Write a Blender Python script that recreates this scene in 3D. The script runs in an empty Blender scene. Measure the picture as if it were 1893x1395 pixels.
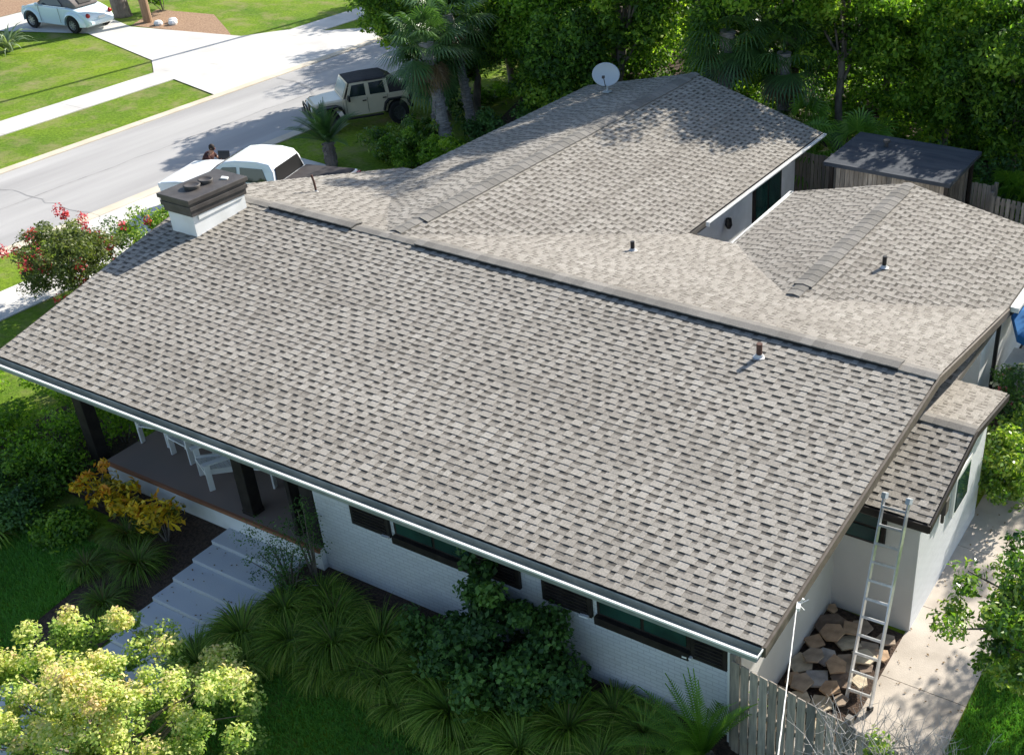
import bpy, math, random
import numpy as np
from mathutils import Vector, Matrix
R = math.radians
scene = bpy.context.scene
COL = scene.collection
rng = np.random.default_rng(7)
random.seed(7)

# ---------------------------------------------------------------- camera, sky, sun, exposure
cam_d = bpy.data.cameras.new('camera')
cam = bpy.data.objects.new('camera', cam_d); COL.objects.link(cam)
cam.location = (4.593, -9.845, 13.469)
cam.rotation_mode = 'XYZ'
cam.rotation_euler = (1.0209, 0.0028, 0.5011)
cam_d.sensor_width = 36.0
cam_d.lens = 41.235
cam_d.shift_x = -0.1897
cam_d.shift_y = 0.0028
cam_d.clip_start = 0.1; cam_d.clip_end = 600
scene.camera = cam

SUN_ELEV = 31.5
SUN_AZ = 14.0        # degrees from +Y towards +X
w = bpy.data.worlds.new('World'); scene.world = w; w.use_nodes = True
nt = w.node_tree; nt.nodes.clear()
wo = nt.nodes.new('ShaderNodeOutputWorld'); bg = nt.nodes.new('ShaderNodeBackground'); sky = nt.nodes.new('ShaderNodeTexSky')
sky.sky_type = 'NISHITA'; sky.sun_disc = False
sky.sun_elevation = R(SUN_ELEV); sky.sun_rotation = R(SUN_AZ)
bg.inputs['Strength'].default_value = 0.115
nt.links.new(sky.outputs[0], bg.inputs['Color']); nt.links.new(bg.outputs[0], wo.inputs['Surface'])
sd = bpy.data.lights.new('sun', 'SUN'); sun = bpy.data.objects.new('sun', sd); COL.objects.link(sun)
sd.energy = 5.0; sd.angle = R(0.55); sd.color = (1.0, 0.94, 0.84)
sv = Vector((math.sin(R(SUN_AZ)) * math.cos(R(SUN_ELEV)), math.cos(R(SUN_AZ)) * math.cos(R(SUN_ELEV)), math.sin(R(SUN_ELEV))))
sun.rotation_euler = sv.to_track_quat('Z', 'Y').to_euler(); sun.location = (0, 0, 40)
scene.view_settings.view_transform = 'Standard'; scene.view_settings.look = 'None'
scene.view_settings.gamma = 1.0; scene.view_settings.exposure = 1.0
scene.cycles.max_bounces = 6; scene.cycles.transparent_max_bounces = 8

# ---------------------------------------------------------------- materials
def mat(name, col, rough=0.8, metal=0.0, col2=None, scale=5.0, tone=None, bump=0.0, bscale=40.0, detail=4.0,
        transl=0.0, spec=0.4, coat=0.0, obj_rand=False, stops=None, stretch=None, edge=(0.35, 0.65)):
    """Principled material. col/col2 blend over noise; tone = list of colours read from the per-face attribute 'tone'."""
    m = bpy.data.materials.new(name); m.use_nodes = True
    n = m.node_tree.nodes; l = m.node_tree.links
    b = n['Principled BSDF']; b.inputs['Roughness'].default_value = rough; b.inputs['Metallic'].default_value = metal
    b.inputs['Specular IOR Level'].default_value = spec; b.inputs['Coat Weight'].default_value = coat
    c4 = lambda c: (c[0], c[1], c[2], 1)
    tc = n.new('ShaderNodeTexCoord')
    src = tc.outputs['Object']
    if stretch:
        mp = n.new('ShaderNodeMapping'); mp.inputs['Scale'].default_value = stretch; l.new(src, mp.inputs['Vector']); src = mp.outputs[0]
    out = None
    if tone:
        at = n.new('ShaderNodeAttribute'); at.attribute_name = 'tone'
        cr = n.new('ShaderNodeValToRGB'); e = cr.color_ramp.elements
        k = len(tone)
        e[0].position = 0; e[0].color = c4(tone[0]); e[1].position = 1; e[1].color = c4(tone[-1])
        for i in range(1, k - 1):
            x = e.new(i / (k - 1)); x.color = c4(tone[i])
        l.new(at.outputs['Fac'], cr.inputs[0]); out = cr.outputs[0]
    if col2 is not None:
        no = n.new('ShaderNodeTexNoise'); no.inputs['Scale'].default_value = scale; no.inputs['Detail'].default_value = detail
        l.new(src, no.inputs['Vector'])
        mr = n.new('ShaderNodeMapRange'); mr.inputs[1].default_value = edge[0]; mr.inputs[2].default_value = edge[1]
        l.new(no.outputs['Fac'], mr.inputs[0])
        mx = n.new('ShaderNodeMix'); mx.data_type = 'RGBA'
        l.new(mr.outputs[0], mx.inputs['Factor'])
        if out is None:
            mx.inputs['A'].default_value = c4(col); mx.inputs['B'].default_value = c4(col2)
        else:   # multiply tone colour by noise between col and col2
            mx.blend_type = 'MIX'
            mx.inputs['A'].default_value = c4(col); mx.inputs['B'].default_value = c4(col2)
            mu = n.new('ShaderNodeMix'); mu.data_type = 'RGBA'; mu.blend_type = 'MULTIPLY'; mu.inputs['Factor'].default_value = 1
            l.new(out, mu.inputs['A']); l.new(mx.outputs['Result'], mu.inputs['B']); mx = mu
        out = mx.outputs['Result']
    if out is None: b.inputs['Base Color'].default_value = c4(col)
    else: l.new(out, b.inputs['Base Color'])
    if bump:
        nb = n.new('ShaderNodeTexNoise'); nb.inputs['Scale'].default_value = bscale; nb.inputs['Detail'].default_value = 5
        l.new(src, nb.inputs['Vector'])
        bp = n.new('ShaderNodeBump'); bp.inputs['Strength'].default_value = bump; bp.inputs['Distance'].default_value = 0.02
        l.new(nb.outputs['Fac'], bp.inputs['Height']); l.new(bp.outputs[0], b.inputs['Normal'])
    if transl:
        tr = n.new('ShaderNodeBsdfTranslucent'); ms = n.new('ShaderNodeMixShader'); ms.inputs[0].default_value = transl
        hs = n.new('ShaderNodeMix'); hs.data_type = 'RGBA'; hs.blend_type = 'MULTIPLY'; hs.inputs['Factor'].default_value = 1
        if out is None: hs.inputs['A'].default_value = c4(col)
        else: l.new(out, hs.inputs['A'])
        hs.inputs['B'].default_value = (1.25, 1.35, 0.55, 1)
        l.new(hs.outputs['Result'], tr.inputs['Color'])
        o = n['Material Output']
        l.new(b.outputs[0], ms.inputs[1]); l.new(tr.outputs[0], ms.inputs[2]); l.new(ms.outputs[0], o.inputs['Surface'])
    return m

M = {}
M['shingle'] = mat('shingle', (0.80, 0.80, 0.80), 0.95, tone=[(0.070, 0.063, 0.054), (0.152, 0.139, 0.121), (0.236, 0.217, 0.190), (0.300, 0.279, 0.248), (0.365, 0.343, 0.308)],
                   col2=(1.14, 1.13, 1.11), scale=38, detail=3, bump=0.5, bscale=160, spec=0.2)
M['ridge'] = mat('ridge_shingle', (0.85, 0.85, 0.85), 0.95, tone=[(0.155, 0.147, 0.134), (0.225, 0.213, 0.195)], col2=(1.15, 1.14, 1.12), scale=60, bump=0.4, bscale=150, spec=0.2)
M['slot'] = mat('vent_slot', (0.012, 0.012, 0.013), 0.9)
M['trim'] = mat('brown_trim', (0.085, 0.068, 0.052), 0.6, col2=(0.12, 0.10, 0.08), scale=9)
M['darktrim'] = mat('dark_brown_paint', (0.016, 0.013, 0.012), 0.55, col2=(0.03, 0.025, 0.022), scale=6, spec=0.25)
M['soffit'] = mat('soffit', (0.10, 0.09, 0.08), 0.8)
M['gutter_in'] = mat('gutter_inside', (0.15, 0.18, 0.175), 0.6, col2=(0.24, 0.27, 0.26), scale=2.0, bump=0.2)
M['white_metal'] = mat('white_metal', (0.8, 0.8, 0.78), 0.35, col2=(0.7, 0.7, 0.67), scale=3)
M['white'] = mat('white_paint', (0.78, 0.78, 0.77), 0.6, col2=(0.68, 0.68, 0.66), scale=2.5)
M['cream'] = mat('cream_stucco', (0.60, 0.585, 0.56), 0.85, col2=(0.54, 0.525, 0.50), scale=1.4, bump=0.25, bscale=60)
M['glass'] = mat('window_glass', (0.012, 0.028, 0.026), 0.06, col2=(0.02, 0.06, 0.05), scale=1.3, spec=0.6)
M['charcoal'] = mat('charcoal_metal', (0.05, 0.044, 0.041), 0.55, col2=(0.075, 0.067, 0.062), scale=4)
M['black'] = mat('black_plastic', (0.012, 0.012, 0.013), 0.45)
M['rubber'] = mat('rubber', (0.018, 0.018, 0.018), 0.85, bump=0.3)
M['alu'] = mat('aluminium', (0.72, 0.74, 0.77), 0.33, 0.75, col2=(0.6, 0.62, 0.65), scale=12)
M['rust'] = mat('rusted_pipe', (0.07, 0.035, 0.025), 0.8, col2=(0.11, 0.055, 0.04), scale=20)
M['lead'] = mat('pipe_flashing', (0.5, 0.5, 0.5), 0.5, 0.4)
M['concrete'] = mat('concrete', (0.36, 0.315, 0.265), 0.9, col2=(0.50, 0.445, 0.38), scale=1.3, detail=8, bump=0.3, bscale=70)
M['path'] = mat('path_concrete', (0.50, 0.52, 0.55), 0.9, col2=(0.54, 0.55, 0.56), scale=2.2, detail=8, bump=0.3, bscale=60)
M['sidewalk'] = mat('pale_concrete', (0.46, 0.445, 0.42), 0.9, col2=(0.60, 0.58, 0.545), scale=0.7, detail=8)
M['road'] = mat('worn_asphalt', (0.30, 0.292, 0.285), 0.9, col2=(0.41, 0.40, 0.388), scale=0.55, detail=10, stretch=(1.6, 0.14, 1), bump=0.2, bscale=200)
M['kerb'] = mat('kerb_concrete', (0.50, 0.43, 0.33), 0.9, col2=(0.58, 0.52, 0.42), scale=1.2, detail=6)
M['porch'] = mat('porch_floor', (0.26, 0.19, 0.155), 0.8, col2=(0.23, 0.18, 0.15), scale=1.5, detail=6)
M['porch_edge'] = mat('terracotta_edge', (0.30, 0.13, 0.065), 0.8)
M['mulch'] = mat('mulch', (0.030, 0.020, 0.015), 1.0, col2=(0.085, 0.055, 0.038), scale=22, detail=8, bump=1.0, bscale=35)
M['litter'] = mat('leaf_litter', (0.22, 0.13, 0.08), 1.0, col2=(0.36, 0.24, 0.15), scale=14, detail=8, bump=1.0, bscale=35)
M['fence'] = mat('weathered_wood', (0.19, 0.185, 0.175), 0.9, tone=[(0.6, 0.6, 0.6), (1.1, 1.0, 0.9), (1.5, 1.4, 1.3)], col2=(0.31, 0.295, 0.27), scale=3, stretch=(9, 9, 0.9), bump=0.4)
M['bark'] = mat('bark', (0.12, 0.10, 0.085), 0.95, col2=(0.22, 0.19, 0.16), scale=9, stretch=(1, 1, 0.35), bump=1.0, bscale=25)
M['palmbark'] = mat('palm_bark', (0.17, 0.155, 0.145), 0.95, col2=(0.30, 0.28, 0.265), scale=9, stretch=(0.6, 0.6, 3.5), bump=1.0, bscale=20)
M['pole'] = mat('pole_wood', (0.24, 0.15, 0.09), 0.9, col2=(0.32, 0.21, 0.13), scale=6, stretch=(4, 4, .4))
M['twig'] = mat('dead_twig', (0.36, 0.34, 0.32), 0.9)
M['dish'] = mat('dish_grey', (0.42, 0.45, 0.47), 0.45)
M['shedroof'] = mat('dark_roll_roofing', (0.028, 0.036, 0.05), 0.85, col2=(0.06, 0.068, 0.08), scale=2, detail=7, bump=0.4, stretch=(0.5, 3, 1))
M['blue'] = mat('blue_fabric', (0.015, 0.13, 0.36), 0.75, col2=(0.02, 0.16, 0.42), scale=3)
M['carpaint_blue'] = mat('pale_blue_paint', (0.66, 0.78, 0.84), 0.25, coat=0.6)
M['carpaint_tan'] = mat('tan_paint', (0.62, 0.53, 0.38), 0.32, coat=0.5, col2=(0.66, 0.57, 0.42), scale=2)
M['carpaint_white'] = mat('white_car_paint', (0.80, 0.82, 0.84), 0.25, coat=0.6)
M['softtop'] = mat('grey_soft_top', (0.17, 0.15, 0.145), 0.9, col2=(0.20, 0.18, 0.17), scale=4)
M['blacktop'] = mat('black_soft_top', (0.035, 0.03, 0.032), 0.85, col2=(0.05, 0.045, 0.045), scale=4)
M['carglass'] = mat('car_glass', (0.02, 0.028, 0.032), 0.05, spec=0.7)
M['chrome'] = mat('chrome', (0.7, 0.7, 0.7), 0.2, 0.9)
M['wheelrim'] = mat('wheel_rim', (0.42, 0.43, 0.44), 0.35, 0.6)
M['darkrim'] = mat('dark_wheel_rim', (0.10, 0.10, 0.105), 0.4, 0.5)
M['redlens'] = mat('red_lens', (0.30, 0.012, 0.012), 0.2)
M['lens'] = mat('clear_lens', (0.75, 0.77, 0.78), 0.1)
M['skin'] = mat('skin', (0.33, 0.18, 0.12), 0.6)
M['hair'] = mat('hair', (0.02, 0.013, 0.01), 0.8)
M['shirt'] = mat('maroon_shirt', (0.055, 0.018, 0.016), 0.9)
M['trousers'] = mat('dark_trousers', (0.03, 0.03, 0.038), 0.9)
M['cable'] = mat('service_cable', (0.62, 0.62, 0.60), 0.6)
M['flag'] = mat('flagstone', (0.78, 0.78, 0.78), 0.9, tone=[(0.17, 0.125, 0.095), (0.30, 0.235, 0.175), (0.36, 0.245, 0.155), (0.43, 0.36, 0.26), (0.33, 0.305, 0.285)], col2=(1.2, 1.2, 1.2), scale=7, detail=7, bump=0.6, bscale=18)

# foliage palettes (dark leaf -> light leaf)
def leafmat(name, tones, tr=0.35, rough=0.55, spec=0.35): return mat(name, (1, 1, 1), rough, tone=tones, transl=tr, spec=spec)
M['leaf_oak'] = leafmat('oak_leaf', [(0.035, 0.09, 0.015), (0.09, 0.19, 0.024), (0.18, 0.33, 0.036), (0.34, 0.48, 0.06)], 0.5)
M['leaf_bright'] = leafmat('bright_leaf', [(0.05, 0.12, 0.015), (0.13, 0.26, 0.026), (0.25, 0.42, 0.04), (0.42, 0.55, 0.08)], 0.55)
M['leaf_dark'] = leafmat('dark_leaf', [(0.03, 0.08, 0.022), (0.065, 0.15, 0.036), (0.12, 0.24, 0.05)], 0.3)
M['leaf_grey'] = leafmat('grey_leaf', [(0.05, 0.09, 0.045), (0.12, 0.19, 0.09), (0.28, 0.36, 0.2)], 0.4)
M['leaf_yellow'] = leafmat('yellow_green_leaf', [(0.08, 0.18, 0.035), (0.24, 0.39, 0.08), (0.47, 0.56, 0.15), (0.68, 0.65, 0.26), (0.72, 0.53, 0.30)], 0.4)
M['leaf_croton'] = leafmat('croton_leaf', [(0.12, 0.14, 0.015), (0.62, 0.44, 0.03), (0.85, 0.60, 0.03), (0.75, 0.32, 0.03)], 0.3)
M['leaf_gloss'] = leafmat('glossy_leaf', [(0.03, 0.075, 0.012), (0.075, 0.165, 0.02), (0.16, 0.29, 0.035), (0.36, 0.45, 0.08)], 0.42, 0.3, 0.6)
M['leaf_palm'] = leafmat('palm_leaf', [(0.03, 0.07, 0.022), (0.065, 0.14, 0.04), (0.12, 0.22, 0.06)], 0.35, 0.4, 0.6)
M['leaf_palmbright'] = leafmat('bright_palm_leaf', [(0.07, 0.16, 0.02), (0.15, 0.31, 0.035), (0.27, 0.44, 0.06)], 0.35, 0.4, 0.5)
M['leaf_dead'] = leafmat('dead_frond', [(0.12, 0.075, 0.035), (0.24, 0.16, 0.08)], 0.2)
M['grassblade'] = leafmat('ornamental_blade', [(0.22, 0.17, 0.07), (0.08, 0.14, 0.02), (0.11, 0.19, 0.024), (0.17, 0.30, 0.035), (0.30, 0.44, 0.06), (0.44, 0.48, 0.12)], 0.4)
M['lawnblade'] = leafmat('lawn_blade', [(0.07, 0.20, 0.035), (0.13, 0.33, 0.055), (0.20, 0.42, 0.075)], 0.4)
M['flower_red'] = leafmat('red_flower', [(0.35, 0.02, 0.04), (0.6, 0.05, 0.08), (0.65, 0.12, 0.14)], 0.3)
M['flower_pink'] = leafmat('pink_flower', [(0.42, 0.10, 0.12), (0.62, 0.2, 0.2)], 0.3)
M['flower_white'] = leafmat('white_flower', [(0.6, 0.6, 0.5), (0.8, 0.8, 0.72)], 0.2)
M['leaf_crepe'] = leafmat('crepe_leaf', [(0.06, 0.085, 0.028), (0.13, 0.17, 0.05), (0.24, 0.27, 0.10)], 0.4)
M['leaf_agave'] = leafmat('pale_agave_leaf', [(0.18, 0.24, 0.12), (0.38, 0.45, 0.26)], 0.2)

# lawn: mottled green / dry
def lawn_material():
    m = bpy.data.materials.new('lawn'); m.use_nodes = True; n = m.node_tree.nodes; l = m.node_tree.links; b = n['Principled BSDF']
    b.inputs['Roughness'].default_value = 1.0; b.inputs['Specular IOR Level'].default_value = 0.115
    tc = n.new('ShaderNodeTexCoord')
    def noise(s, d, r=0.6):
        x = n.new('ShaderNodeTexNoise'); x.inputs['Scale'].default_value = s; x.inputs['Detail'].default_value = d; x.inputs['Roughness'].default_value = r
        l.new(tc.outputs['Object'], x.inputs['Vector']); return x
    a = noise(0.35, 6); c = noise(9, 6, 0.75); p = noise(0.9, 7, 0.7)
    r1 = n.new('ShaderNodeValToRGB'); e = r1.color_ramp.elements
    e[0].position = 0.3; e[0].color = (0.095, 0.19, 0.022, 1); e[1].position = 0.7; e[1].color = (0.20, 0.31, 0.024, 1)
    l.new(a.outputs['Fac'], r1.inputs[0])
    r2 = n.new('ShaderNodeValToRGB'); e = r2.color_ramp.elements
    e[0].position = 0.3; e[0].color = (0.42, 0.46, 0.4, 1); e[1].position = 0.7; e[1].color = (1.4, 1.3, 1.2, 1)
    l.new(c.outputs['Fac'], r2.inputs[0])
    mu = n.new('ShaderNodeMix'); mu.data_type = 'RGBA'; mu.blend_type = 'MULTIPLY'; mu.inputs['Factor'].default_value = 1
    l.new(r1.outputs[0], mu.inputs['A']); l.new(r2.outputs[0], mu.inputs['B'])
    r3 = n.new('ShaderNodeMapRange'); r3.inputs[1].default_value = 0.48; r3.inputs[2].default_value = 0.70; r3.inputs[4].default_value = 0.75
    l.new(p.outputs['Fac'], r3.inputs[0])
    mx = n.new('ShaderNodeMix'); mx.data_type = 'RGBA'; l.new(r3.outputs[0], mx.inputs['Factor']); l.new(mu.outputs['Result'], mx.inputs['A'])
    mx.inputs['B'].default_value = (0.30, 0.25, 0.13, 1)
    l.new(mx.outputs['Result'], b.inputs['Base Color'])
    bp = n.new('ShaderNodeBump'); bp.inputs['Strength'].default_value = 0.8; bp.inputs['Distance'].default_value = 0.05
    nb = noise(26, 6, 0.8); l.new(nb.outputs['Fac'], bp.inputs['Height']); l.new(bp.outputs[0], b.inputs['Normal'])
    return m
M['lawn'] = lawn_material()

def brick_material():
    m = bpy.data.materials.new('white_painted_brick'); m.use_nodes = True; n = m.node_tree.nodes; l = m.node_tree.links; b = n['Principled BSDF']
    b.inputs['Roughness'].default_value = 0.7
    tc = n.new('ShaderNodeTexCoord'); sp = n.new('ShaderNodeSeparateXYZ'); l.new(tc.outputs['Object'], sp.inputs[0])
    ad = n.new('ShaderNodeMath'); l.new(sp.outputs['X'], ad.inputs[0]); l.new(sp.outputs['Y'], ad.inputs[1])
    cb = n.new('ShaderNodeCombineXYZ'); l.new(ad.outputs[0], cb.inputs['X']); l.new(sp.outputs['Z'], cb.inputs['Y'])
    br = n.new('ShaderNodeTexBrick'); br.inputs['Scale'].default_value = 1; br.inputs['Brick Width'].default_value = 0.21; br.inputs['Row Height'].default_value = 0.075
    br.inputs['Mortar Size'].default_value = 0.006; br.inputs['Color1'].default_value = (0.62, 0.635, 0.66, 1); br.inputs['Color2'].default_value = (0.57, 0.585, 0.61, 1)
    br.inputs['Mortar'].default_value = (0.47, 0.48, 0.51, 1)
    l.new(cb.outputs[0], br.inputs['Vector'])
    nz = n.new('ShaderNodeTexNoise'); nz.inputs['Scale'].default_value = 2.4; nz.inputs['Detail'].default_value = 9; nz.inputs['Roughness'].default_value = .7; l.new(tc.outputs['Object'], nz.inputs['Vector'])
    mz = n.new('ShaderNodeMapRange'); mz.inputs[1].default_value = .60; mz.inputs[2].default_value = .78; mz.inputs[4].default_value = .45; l.new(nz.outputs['Fac'], mz.inputs[0])
    mw = n.new('ShaderNodeMix'); mw.data_type = 'RGBA'; mw.inputs['B'].default_value = (.36, .35, .32, 1); l.new(mz.outputs[0], mw.inputs['Factor']); l.new(br.outputs['Color'], mw.inputs['A']); l.new(mw.outputs['Result'], b.inputs['Base Color'])
    iv = n.new('ShaderNodeMath'); iv.operation = 'SUBTRACT'; iv.inputs[0].default_value = 1; l.new(br.outputs['Fac'], iv.inputs[1])
    bp = n.new('ShaderNodeBump'); bp.inputs['Strength'].default_value = 0.7; bp.inputs['Distance'].default_value = 0.008
    l.new(iv.outputs[0], bp.inputs['Height']); l.new(bp.outputs[0], b.inputs['Normal'])
    return m
M['brick'] = brick_material()

# ---------------------------------------------------------------- mesh helpers
class MB:
    def __init__(s): s.v = []; s.f = []; s.t = []; s.mi = []
    def poly(s, pts, tone=0.5, mi=0):
        k = len(s.v); s.v += [tuple(p) for p in pts]; s.f.append(tuple(range(k, k + len(pts)))); s.t.append(tone); s.mi.append(mi)
    def box(s, c, d, rz=0.0, tone=0.5, mi=0, tilt=None):
        cx, cy, cz = c; hx, hy, hz = d[0] / 2, d[1] / 2, d[2] / 2
        m = Matrix.Rotation(rz, 3, 'Z')
        if tilt: m = m @ Matrix.Rotation(tilt[0], 3, 'X') @ Matrix.Rotation(tilt[1], 3, 'Y')
        p = [m @ Vector((x * hx, y * hy, z * hz)) + Vector(c) for x in (-1, 1) for y in (-1, 1) for z in (-1, 1)]
        k = len(s.v); s.v += [tuple(q) for q in p]
        for f in ((0, 1, 3, 2), (4, 6, 7, 5), (0, 4, 5, 1), (2, 3, 7, 6), (0, 2, 6, 4), (1, 5, 7, 3)):
            s.f.append(tuple(k + i for i in f)); s.t.append(tone); s.mi.append(mi)
        return s
    def b2(s, a, b, tone=0.5): return s.box([(a[i] + b[i]) / 2 for i in range(3)], [abs(b[i] - a[i]) for i in range(3)], tone=tone)
    def prism(s, pts, ext, tone=0.5):
        """pts: list of 3D points (polygon), ext: extrusion vector"""
        n = len(pts); k = len(s.v); e = Vector(ext)
        s.v += [tuple(p) for p in pts] + [tuple(Vector(p) + e) for p in pts]
        s.f.append(tuple(range(k, k + n))); s.f.append(tuple(range(k + 2 * n - 1, k + n - 1, -1)))
        for i in range(n): j = (i + 1) % n; s.f.append((k + i, k + n + i, k + n + j, k + j))
        s.t += [tone] * (n + 2); s.mi += [0] * (n + 2); return s
    def tube(s, pts, rad, seg=8, tone=0.5, cap=True):
        pts = [Vector(p) for p in pts]
        if not hasattr(rad, '__len__'): rad = [rad] * len(pts)
        k = len(s.v); nrm = None
        for i, p in enumerate(pts):
            d = (pts[min(i + 1, len(pts) - 1)] - pts[max(i - 1, 0)]).normalized()
            if nrm is None:
                nrm = d.orthogonal().normalized()
            nrm = (nrm - d * nrm.dot(d)).normalized(); bn = d.cross(nrm)
            for j in range(seg):
                a = 2 * math.pi * j / seg; s.v.append(tuple(p + (nrm * math.cos(a) + bn * math.sin(a)) * rad[i]))
        for i in range(len(pts) - 1):
            for j in range(seg):
                a = k + i * seg + j; b = k + i * seg + (j + 1) % seg
                s.f.append((a, b, b + seg, a + seg)); s.t.append(tone); s.mi.append(0)
        if cap:
            s.f.append(tuple(range(k + seg - 1, k - 1, -1))); s.f.append(tuple(range(k + (len(pts) - 1) * seg, k + len(pts) * seg))); s.t += [tone] * 2; s.mi += [0] * 2
        return s
    def lathe(s, prof, c=(0, 0, 0), seg=20, axis='z', tone=0.5):
        k = len(s.v)
        for (r, h) in prof:
            for j in range(seg):
                a = 2 * math.pi * j / seg; x, y = r * math.cos(a), r * math.sin(a)
                p = (x, y, h) if axis == 'z' else ((x, h, y) if axis == 'y' else (h, x, y))
                s.v.append((p[0] + c[0], p[1] + c[1], p[2] + c[2]))
        for i in range(len(prof) - 1):
            for j in range(seg):
                a = k + i * seg + j; b = k + i * seg + (j + 1) % seg
                s.f.append((a, b, b + seg, a + seg)); s.t.append(tone); s.mi.append(0)
        return s
    def loft(s, rings, closed=True, cap=True, tone=0.5):
        k = len(s.v); n = len(rings[0])
        for r in rings: s.v += [tuple(p) for p in r]
        for i in range(len(rings) - 1):
            for j in range(n if closed else n - 1):
                a = k + i * n + j; b = k + i * n + (j + 1) % n
                s.f.append((a, b, b + n, a + n)); s.t.append(tone); s.mi.append(0)
        if cap: s.f.append(tuple(range(k + n - 1, k - 1, -1))); s.f.append(tuple(range(k + (len(rings) - 1) * n, k + len(rings) * n))); s.t += [tone] * 2; s.mi += [0] * 2
        return s

def wloc(o):
    v = Vector((0, 0, 0))
    while o is not None: v += o.location; o = o.parent
    return v
def build(name, mb, mats, parent=None, smooth=False, world=False, label=None, bevel=0.0):
    me = bpy.data.meshes.new(name)
    off = wloc(parent) if (world and parent is not None) else Vector((0, 0, 0))
    me.from_pydata([(a[0] - off.x, a[1] - off.y, a[2] - off.z) for a in mb.v], [], mb.f)
    at = me.attributes.new('tone', 'FLOAT', 'FACE'); at.data.foreach_set('value', np.array(mb.t, dtype=np.float32))
    if not isinstance(mats, (list, tuple)): mats = [mats]
    for m in mats: me.materials.append(m)
    if len(mats) > 1: me.polygons.foreach_set('material_index', np.array(mb.mi, dtype=np.int32))
    if smooth: me.polygons.foreach_set('use_smooth', np.ones(len(mb.f), dtype=bool))
    me.validate(); me.update()
    o = bpy.data.objects.new(name, me); COL.objects.link(o); o.parent = parent
    if bevel:
        b = o.modifiers.new('bevel', 'BEVEL'); b.width = bevel; b.segments = 2; b.limit_method = 'ANGLE'; b.angle_limit = R(30)
    if label: o['label'] = label
    return o
def npmesh(name, V, F, tone, m, parent=None):
    """V (n,3), F (k,4) quads, tone (k,)"""
    me = bpy.data.meshes.new(name); k = len(F); w_ = F.shape[1]
    me.vertices.add(len(V)); me.vertices.foreach_set('co', V.astype(np.float32).ravel())
    me.loops.add(k * w_); me.loops.foreach_set('vertex_index', F.astype(np.int32).ravel())
    me.polygons.add(k); me.polygons.foreach_set('loop_start', np.arange(0, k * w_, w_, dtype=np.int32))
    me.update(calc_edges=True)
    at = me.attributes.new('tone', 'FLOAT', 'FACE'); at.data.foreach_set('value', np.clip(tone, 0, 1).astype(np.float32))
    me.materials.append(m)
    o = bpy.data.objects.new(name, me); COL.objects.link(o); o.parent = parent
    return o
def empty(name, loc, rz=0.0, sc=None):
    o = bpy.data.objects.new(name, None); COL.objects.link(o); o.location = loc; o.rotation_euler = (0, 0, rz)
    if sc: o.scale = sc
    o.empty_display_size = 0.3
    return o
def tag(o, label=None, cat=None, group=None, kind=None):
    if label: o['label'] = label
    if cat: o['category'] = cat
    if group: o['group'] = group
    if kind: o['kind'] = kind
    return o
def copy_tree(o, parent=None):
    c = o.copy(); COL.objects.link(c); c.parent = parent
    for ch in list(o.children): copy_tree(ch, c)
    return c

# ---------------------------------------------------------------- ground and hard surfaces
def sstep(a, b, x):
    t = min(1, max(0, (x - a) / (b - a))); return t * t * (3 - 2 * t)
def gz(x, y):
    d = 0.56 * min(1, max(0, (0.9 - y) / 3.9))
    return -d * sstep(0.9, -0.3, x) * sstep(-24, -20, x)
def struct(name, mb, m):
    o = build(name, mb, m); o['kind'] = 'structure'; return o
def gridsheet(xs, ys, dz=0.0, inside=None):
    mb = MB(); idx = {}
    for i, x in enumerate(xs):
        for j, y in enumerate(ys):
            idx[i, j] = len(mb.v); mb.v.append((x, y, gz(x, y) + dz))
    for i in range(len(xs) - 1):
        for j in range(len(ys) - 1):
            if inside and not inside((xs[i] + xs[i + 1]) / 2, (ys[j] + ys[j + 1]) / 2): continue
            mb.f.append((idx[i, j], idx[i + 1, j], idx[i + 1, j + 1], idx[i, j + 1])); mb.t.append(.5); mb.mi.append(0)
    return mb
xs = [-300, -150, -80, -50] + [-40 + i for i in range(0, 14)] + [-26 + 0.5 * i for i in range(0, 62)] + [6, 10, 20, 60, 150, 300]
ys = [-150, -60, -20, -10] + [-8 + 0.25 * i for i in range(0, 40)] + [2, 6, 15, 30, 60, 120, 300]
struct('ground', gridsheet(xs, ys), M['lawn'])

def flat(name, pts, m, z=0.01, th=None):
    mb = MB()
    if th: mb.prism([(x, y, z - th) for x, y in pts], (0, 0, th))
    else: mb.poly([(x, y, z) for x, y in pts])
    return struct(name, mb, m)
flat('road', [(-31.0, -150), (-25.9, -150), (-25.9, 250), (-31.0, 250)], M['road'], 0.008)
def strip(x0, x1, y0, y1, z0, z1, step=0.0):
    mb = MB(); y = y0
    st = step or (y1 - y0)
    while y < y1 - 1e-3:
        mb.b2((x0, y, z0), (x1, min(y + st, y1) - (0.012 if step else 0), z1), tone=random.random()); y += st
    return mb
struct('kerb', strip(-31.35, -31.0, -60, 120, -0.1, 0.035, 3.0), M['kerb'])
struct('kerb_near', strip(-25.9, -25.5, -60, 120, -0.1, 0.035, 3.0), M['kerb'])
struct('sidewalk', strip(-35.55, -34.2, -60, 120, -0.1, 0.03, 1.5), M['sidewalk'])
struct('sidewalk_near', strip(-23.6, -22.2, -40, 9.8, -0.1, 0.03, 1.5), M['sidewalk'])
flat('driveway_far', [(-48.5, 19.2), (-42.7, 21.6), (-37.0, 20.2), (-35.55, 19.1), (-35.55, 26.2), (-36.6, 24.4), (-42.0, 23.2), (-48.5, 25.0)], M['sidewalk'], 0.024)
flat('driveway_apron', [(-34.2, 18.9), (-31.35, 18.3), (-31.35, 29.3), (-34.2, 26.6)], M['sidewalk'], 0.03)
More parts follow.
